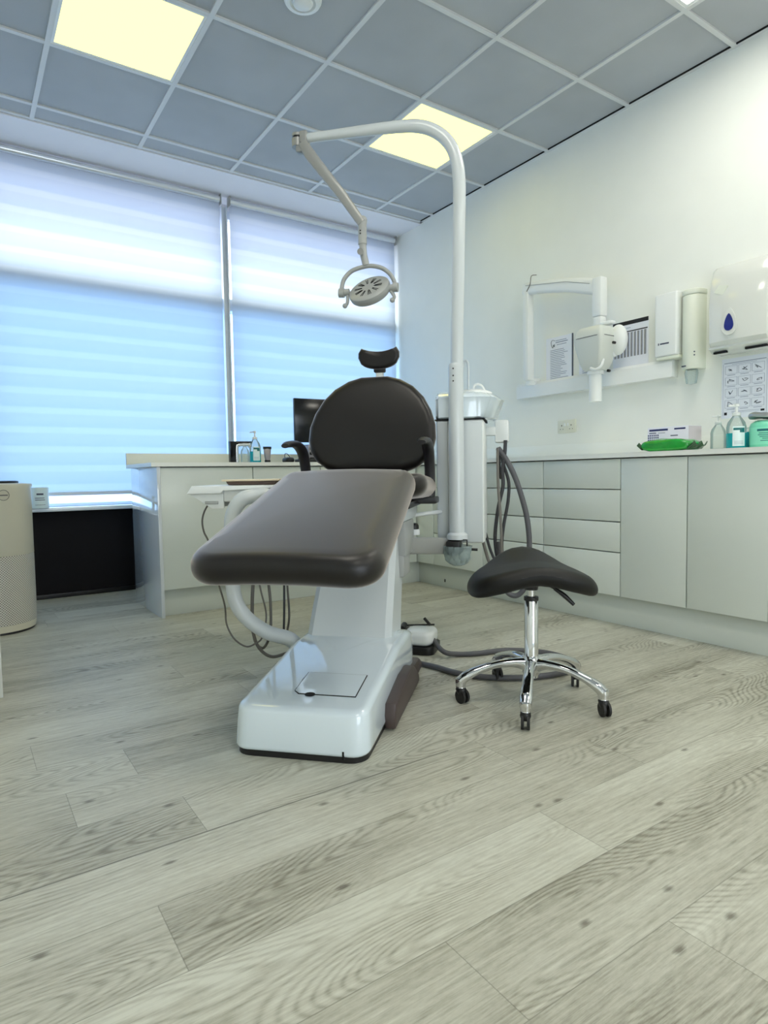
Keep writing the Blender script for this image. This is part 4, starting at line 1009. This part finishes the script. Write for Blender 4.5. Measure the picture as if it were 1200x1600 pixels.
# cable box: tiny dark socket on the plinth
tag(one('plinth_clip', 'ink_black', lambda b: bx(b, -0.556, -0.5505, -0.930, -0.924, 0.035, 0.055)), 'tiny dark clip on the long plinth board near the corner', 'clip')

# ------------------------------------------------------------------ things on the right worktop (z = 0.872)
ZT = 0.872
def wpx(px, X):   # worktop ruler: y on the right worktop below a reference column px
    d = _f + _r2*((px-600)/FPX) - _u2*((695-800)/FPX); return (CAM + d*((X-CAM.x)/d.x)).y
gb = thing('glove_box', 'white disposable glove box with blue print standing behind the green pack', 'box', (-0.25, -2.40, ZT))
GX = -0.27
one('carton', 'box_white', lambda b: bx(b, GX, GX+0.12, -2.505, -2.280, ZT, ZT+0.135, 0.001), gb)
def GX_rects(b, lst):
    for (y0, y1, z0, z1) in lst: bx(b, GX-0.0008, GX+0.001, min(y0, y1)+0.02, max(y0, y1)+0.02, ZT+min(z0, z1), ZT+max(z0, z1))
one('print', 'blue_ink', lambda b: GX_rects(b, [(-2.310, -2.415, 0.116, 0.126), (-2.45, -2.51, 0.118, 0.126), (-2.31, -2.35, 0.104, 0.108)]+[(-2.302-0.011*k, -2.302-0.011*k-0.006, 0.066+0.012*j, 0.066+0.012*j+0.008) for k in range(6) for j in range(3)]), gb, flat=True)
one('print', 'ink', lambda b: GX_rects(b, [(-2.43, -2.47, 0.086, 0.091), (-2.36, -2.40, 0.104, 0.106)]), gb, flat=True)
one('end_flap', 'box_side', lambda b: bx(b, GX+0.002, GX+0.118, -2.5065, -2.5045, ZT+0.002, ZT+0.133), gb, flat=True)
WY = wpx(1049, -0.52)
gb2 = thing('wipes_packet', 'green foil packet of wipes lying on the worktop before the glove box', 'wipes packet', (-0.52, WY, ZT))
def wipes(b):
    o_ = rrect(0.235, 0.15, 0.02, 3)
    def fm(p):
        wv = 0.006*math.sin(p.x*38)*math.cos(p.y*30)
        e_ = 1-min(1, abs(p.x)/0.118)**6
        return Vector((p.y, p.x, ZT+0.026+(p.z+0.0)*(0.25+0.75*e_)+wv*(1 if p.z > 0 else 0)))
    pillow(b, o_, -0.026, 0.028, 0.016, 0.004, 0, fm)
MG = Matrix.Translation((-0.52, WY, 0)) @ Matrix.Rotation(R(4), 4, 'Z')
one('pack_body', 'green_wrap', wipes, gb2, MG)
def fin(s):
    def f(b):
        vs = []
        for i in range(9):
            y = -0.07+0.14*i/8
            zz = 0.03+0.012*math.sin(i*1.7)
            vs.append((y, zz))
        for (o1, o2) in zip(vs, vs[1:]):
            q = [b.verts.new(v) for v in ((o1[0], s*0.110, ZT+0.008), (o2[0], s*0.110, ZT+0.008), (o2[0], s*0.135, ZT+o2[1]), (o1[0], s*0.135, ZT+o1[1]), (o1[0], s*0.110, ZT+0.014), (o2[0], s*0.110, ZT+0.014), (o2[0], s*0.133, ZT+o2[1]+0.004), (o1[0], s*0.133, ZT+o1[1]+0.004))]
            for ids in ((0, 1, 2, 3), (7, 6, 5, 4), (0, 4, 5, 1), (2, 6, 7, 3), (0, 3, 7, 4), (1, 5, 6, 2)): b.faces.new([q[i] for i in ids])
    return f
one('crimped_end', 'dark_green_wrap', fin(1), gb2, MG); one('crimped_end', 'dark_green_wrap', fin(-1), gb2, MG)
def pump_bottle(x, y, r, h, label, body_m, gel=None, lab=True, group=None, z=ZT, pump_m='white_plastic'):
    t = thing('pump_bottle', label, 'pump bottle', (x, y, z), group=group)
    one('bottle', body_m, lambda b: lathe(b, [(0, 0), (r*0.94, 0), (r, 0.006), (r, h*0.50), (r*0.86, h*0.60), (r*0.42, h*0.72), (r*0.36, h*0.75), (0, h*0.75)], (x, y, z), n=32), t)
    if gel: one('gel', gel, lambda b: lathe(b, [(0, 0.002), (r*0.93, 0.003), (r*1.004, 0.007), (r*1.004, h*0.36), (0, h*0.36)], (x, y, z), n=32), t)
    pm = one('pump', pump_m, lambda b: (lathe(b, [(r*0.42, h*0.735), (r*0.44, h*0.74), (r*0.44, h*0.80), (r*0.16, h*0.815), (r*0.14, h*0.93), (r*0.30, h*0.94), (r*0.30, h*0.985), (0, h)], (x, y, z), n=24), tube(b, [Vector((x, y, z+h*0.96)), Vector((x, y, z+h*0.96))+_r*(-r*0.9)+Vector((0, 0, -0.002))], r*0.11, smooth=0)), t)
    if lab:
        d = (Vector((CAM.x, CAM.y, 0))-Vector((x, y, 0))).normalized(); an = math.atan2(d.y, d.x)
        def lb(b, r0, a0, a1, z0, z1):
            k = 10
            pr = [[b.verts.new((x+rr*math.cos(an+a0+(a1-a0)*i/k), y+rr*math.sin(an+a0+(a1-a0)*i/k), z+zz)) for i in range(k+1)] for zz in (z0, z1) for rr in (r0, r0-0.001)]
            for i in range(k): b.faces.new((pr[0][i], pr[0][i+1], pr[2][i+1], pr[2][i])); b.faces.new((pr[1][i], pr[3][i], pr[3][i+1], pr[1][i+1])); b.faces.new((pr[2][i], pr[2][i+1], pr[3][i+1], pr[3][i])); b.faces.new((pr[0][i], pr[1][i], pr[1][i+1], pr[0][i+1]))
        lo = one('paper_label', 'label_white', lambda b: lb(b, r*1.012, -0.35, 0.95, h*0.08, h*0.50), t, flat=True)
        one('label_print', 'teal_dark', lambda b: (lb(b, r*1.02, -0.28, 0.88, h*0.42, h*0.47), lb(b, r*1.02, 0.35, 0.88, h*0.37, h*0.43)), lo, flat=True)
        one('label_print', 'ink_light', lambda b: [lb(b, r*1.02, -0.2, 0.7, h*(0.12+0.03*i), h*(0.128+0.03*i)) for i in range(3)], lo, flat=True)
    return t
pump_bottle(-0.25, wpx(1122, -0.25), 0.034, 0.175, 'clear plastic pump bottle nearest the green wipes packet', 'clear_plastic', None, False)
pump_bottle(-0.30, wpx(1150, -0.30), 0.042, 0.215, 'tall pump bottle of teal hand gel with a white label, second from the wipes', 'clear_plastic', 'teal_gel', True)
xx = -0.20
t = thing('gel_jar', 'small jar of teal liquid half hidden behind the tall labelled pump bottle', 'jar', (xx, wpx(1167, xx), ZT))
yy = wpx(1166, xx)
one('jar_body', 'teal_gel', lambda b: lathe(b, [(0, 0), (0.040, 0), (0.042, 0.006), (0.042, 0.075), (0.036, 0.085), (0, 0.085)], (xx, yy, ZT)), t)
one('lid', 'clear_plastic', lambda b: lathe(b, [(0.03, 0.086), (0.034, 0.088), (0.034, 0.105), (0, 0.108)], (xx, yy, ZT)), t)
tbx, tby = -0.24, wpx(1200, -0.24)
t = thing('wipes_tub', 'round mint green wipes tub at the right edge of the worktop', 'tub', (tbx, tby, ZT))
one('tub_body', 'mint_plastic', lambda b: lathe(b, [(0, 0), (0.072, 0), (0.075, 0.006), (0.075, 0.105), (0.070, 0.118), (0.052, 0.130), (0, 0.130)], (tbx, tby, ZT), n=40), t)
one('band', 'mint_label', lambda b: lathe(b, [(0.0745, 0.020), (0.0758, 0.020), (0.0758, 0.098), (0.0745, 0.098)], (tbx, tby, ZT), n=40), t)
d_ = (Vector((CAM.x, CAM.y, 0))-Vector((tbx, tby, 0))).normalized(); an0 = math.atan2(d_.y, d_.x)
def tubprint(b):
    for i, (z0, z1, a0, a1) in enumerate([(0.080, 0.090, -0.35, 0.6), (0.070, 0.073, -0.35, 0.5), (0.062, 0.065, -0.35, 0.55), (0.054, 0.057, -0.35, 0.45), (0.046, 0.049, -0.35, 0.3), (0.036, 0.039, -0.2, 0.4)]):
        for j in range(8):
            b0 = an0-a1+(a1-a0)*j/8; b1 = b0+(a1-a0)/8
            q = [b.verts.new((tbx+r_*math.cos(aa), tby+r_*math.sin(aa), ZT+zz)) for r_ in (0.0764, 0.0752) for aa, zz in ((b0, z0), (b1, z0), (b1, z1), (b0, z1))]
            for ids in ((0, 1, 2, 3), (7, 6, 5, 4), (0, 4, 5, 1), (2, 6, 7, 3), (0, 3, 7, 4), (1, 5, 6, 2)): b.faces.new([q[k] for k in ids])
one('print', 'teal_dark', tubprint, t, flat=True)
def foil(b):
    o_ = rrect(0.13, 0.12, 0.03, 4)
    pillow(b, o_, 0, 0.022, 0.009, 0.003, 0, lambda p: Vector((tbx+p.x, tby+p.y+0.01, ZT+0.140+p.z+0.004*math.sin(p.x*90)+0.004*math.sin(p.y*70))))
tag(one('foil_packet', 'brushed_steel', foil), 'crumpled silver foil packet lying on top of the mint green tub', 'foil packet')

# ------------------------------------------------------------------ things on the window counter
tp = thing('counter_tap', 'black and chrome tap standing on the window counter', 'tap', (-1.86, -0.42, ZT))
def tapb(b):
    prism(b, [(-1.885, ZT), (-1.852, ZT), (-1.850, 1.000), (-1.742, 1.003), (-1.742, 1.012), (-1.885, 1.010)], -0.445, -0.405, 'y', bev=0.003)
one('tap_body', 'black_gloss', tapb, tp)
one('spout', 'chrome', lambda b: (tube(b, [(-1.838, -0.426, ZT), (-1.838, -0.426, 0.97), (-1.828, -0.426, 0.988), (-1.80, -0.426, 0.994), (-1.757, -0.426, 0.994)], 0.012, ry=0.014, n=14), tube(b, [(-1.757, -0.426, 0.998), (-1.745, -0.426, 0.975)], 0.012, n=14)), tp)
def cpx(px, Y):
    d = _f + _r2*((px-600)/FPX) - _u2*((718-800)/FPX); return (CAM + d*((Y-CAM.y)/d.y)).x
pump_bottle(cpx(399, -0.42), -0.42, 0.036, 0.21, 'pump bottle of turquoise hand gel beside the black tap', 'clear_plastic', 'teal_gel', True)
pump_bottle(cpx(383, -0.30), -0.30, 0.028, 0.15, 'small clear pump bottle half hidden behind the black tap', 'clear_plastic', None, False)
cx_ = cpx(418, -0.42)
t = thing('cream_tube', 'silver cream tube standing on its black cap next to the turquoise gel', 'tube', (cx_, -0.42, ZT))
one('cap', 'black_plastic', lambda b: lathe(b, [(0, 0), (0.019, 0), (0.019, 0.020), (0, 0.020)], (cx_, -0.42, ZT)), t)
one('tube_body', 'silver_tube', lambda b: tube(b, [(cx_, -0.42, ZT+0.020), (cx_, -0.42, ZT+0.05), (cx_, -0.42, ZT+0.095)], [0.017, 0.022, 0.027], ry=[0.017, 0.014, 0.004], up=Vector((0, 1, 0)), n=24, smooth=4), t)
one('crimp', 'black_plastic', lambda b: bx(b, cx_-0.028, cx_+0.028, -0.424, -0.416, ZT+0.092, ZT+0.108), t)
# monitor, keyboard, lead
mo = thing('computer_monitor', 'black computer monitor on the window counter behind the chair', 'monitor', (-1.12, -0.38, ZT))
MM = Matrix.Translation((-1.135, -0.38, 0)) @ Matrix.Rotation(R(-6), 4, 'Z')
one('screen', 'black_gloss', lambda b: bx(b, -0.262, 0.262, -0.012, 0.012, 1.015, 1.315, 0.004), mo, MM)
one('stand', 'charcoal_plastic', lambda b: (bx(b, -0.03, 0.03, 0.012, 0.03, ZT+0.01, 1.15, 0.004), prism(b, rrect(0.22, 0.16, 0.02, 4), ZT, ZT+0.010, M=Matrix.Translation((0, 0.0, 0)), bev=0.002)), mo, MM)
t = thing('cable_docking_box', 'small silver box beside the monitor stand on the window counter', 'box', (-1.30, -0.40, ZT))
one('case', 'silver_tube', lambda b: bx(b, -1.335, -1.275, -0.44, -0.36, ZT, ZT+0.125, 0.003), t)
one('slots', 'black_gap', lambda b: [bx(b, -1.325, -1.287, -0.441, -0.439, ZT+0.02+0.035*i, ZT+0.038+0.035*i) for i in range(3)], t, flat=True)
kb = thing('keyboard', 'black keyboard lying on the window counter before the monitor', 'keyboard', (-1.28, -0.55, ZT))
one('key_tray', 'black_plastic', lambda b: bx(b, -1.47, -1.03, -0.64, -0.50, ZT, ZT+0.022, 0.005), kb)
one('keys', 'charcoal_plastic', lambda b: [bx(b, -1.46+0.028*i, -1.438+0.028*i, -0.63+0.026*j, -0.608+0.026*j, ZT+0.022, ZT+0.027) for i in range(15) for j in range(4)], kb, flat=True)
ms = thing('computer_mouse', 'black mouse at the left end of the keyboard', 'mouse', (-1.52, -0.50, ZT))
one('shell', 'black_plastic', lambda b: pillow(b, rrect(0.06, 0.10, 0.028, 6, cx=-1.515, cy=-0.50), ZT, ZT+0.034, 0.014, 0.003, 0, None), ms)
one('lead', 'black_plastic', lambda b: tube(b, [(-1.515, -0.452, ZT+0.015), (-1.50, -0.42, ZT+0.06), (-1.45, -0.36, ZT+0.06), (-1.40, -0.33, ZT+0.01)], 0.0025, n=8), ms)

# ------------------------------------------------------------------ air purifier and carton on the sill
PX, PY, PR = -3.182, -0.395, 0.192
ap = thing('air_purifier', 'tall round beige air purifier with a perforated lower half', 'air purifier', (PX, PY, 0))
ap_g = one('grille', 'purifier_grille', lambda b: lathe(b, [(PR-0.004, 0.045), (PR, 0.048), (PR, 0.40), (PR-0.002, 0.402)], (PX, PY, 0), n=72), ap)
one('shell', 'purifier_shell', lambda b: lathe(b, [(PR-0.001, 0.402), (PR+0.0005, 0.404), (PR+0.0005, 0.745), (PR+0.006, 0.758), (PR+0.004, 0.768), (0.15, 0.772), (0, 0.770)], (PX, PY, 0), n=72), ap)
one('foot_ring', 'purifier_shell', lambda b: lathe(b, [(PR-0.02, 0.010), (PR-0.006, 0.012), (PR-0.001, 0.045), (PR-0.004, 0.047)], (PX, PY, 0), n=72), ap)
one('base', 'black_plastic', lambda b: lathe(b, [(0, 0), (PR-0.012, 0), (PR-0.012, 0.012), (0, 0.012)], (PX, PY, 0), n=48), ap)
one('top_grille', 'black_plastic', lambda b: lathe(b, [(0, 0.770), (0.135, 0.770), (0.135, 0.782), (0.12, 0.785), (0, 0.785)], (PX, PY, 0), n=48), ap)
# badge
bd = (CAM-Vector((PX, PY, CAM.z))).normalized(); ba = math.atan2(bd.y, bd.x)+0.32
MB_ = Matrix.Translation((PX+PR*math.cos(ba), PY+PR*math.sin(ba), 0.712)) @ Matrix.Rotation(ba, 4, 'Z')
one('badge', 'hose_light', lambda b: tube(b, [Vector((0.0015, 0.026*math.cos(2*PI*i/32), 0.026*math.sin(2*PI*i/32))) for i in range(33)], 0.0014, n=8, smooth=0), ap, MB_)
one('badge_bar', 'hose_light', lambda b: bx(b, 0.0, 0.003, -0.019, 0.019, -0.003, 0.003), ap, MB_)
wc = thing('paper_tub', 'small white printed tub on the low window sill behind the air purifier', 'tub', (-2.885, 0.288, 0.606))
one('tub_body', 'label_white', lambda b: lathe(b, [(0, 0), (0.050, 0), (0.052, 0.004), (0.052, 0.130), (0.048, 0.134), (0, 0.134)], (-2.885, 0.288, 0.606), n=32), wc)
def tubp(b):
    for (z0, z1, a0, a1) in ((0.085, 0.096, -2.0, -1.25), (0.064, 0.068, -2.2, -1.15), (0.052, 0.056, -2.2, -1.10), (0.022, 0.024, -2.2, -1.05)):
        for j in range(6):
            b0 = a0+(a1-a0)*j/6; b1 = a0+(a1-a0)*(j+1)/6
            q = [b.verts.new((-2.885+r_*math.cos(aa), 0.288+r_*math.sin(aa), 0.606+zz)) for r_ in (0.0528, 0.0518) for aa, zz in ((b0, z0), (b1, z0), (b1, z1), (b0, z1))]
            for ids in ((0, 1, 2, 3), (7, 6, 5, 4), (0, 4, 5, 1), (2, 6, 7, 3), (0, 3, 7, 4), (1, 5, 6, 2)): b.faces.new([q[k] for k in ids])
one('print', 'ink', tubp, wc, flat=True)
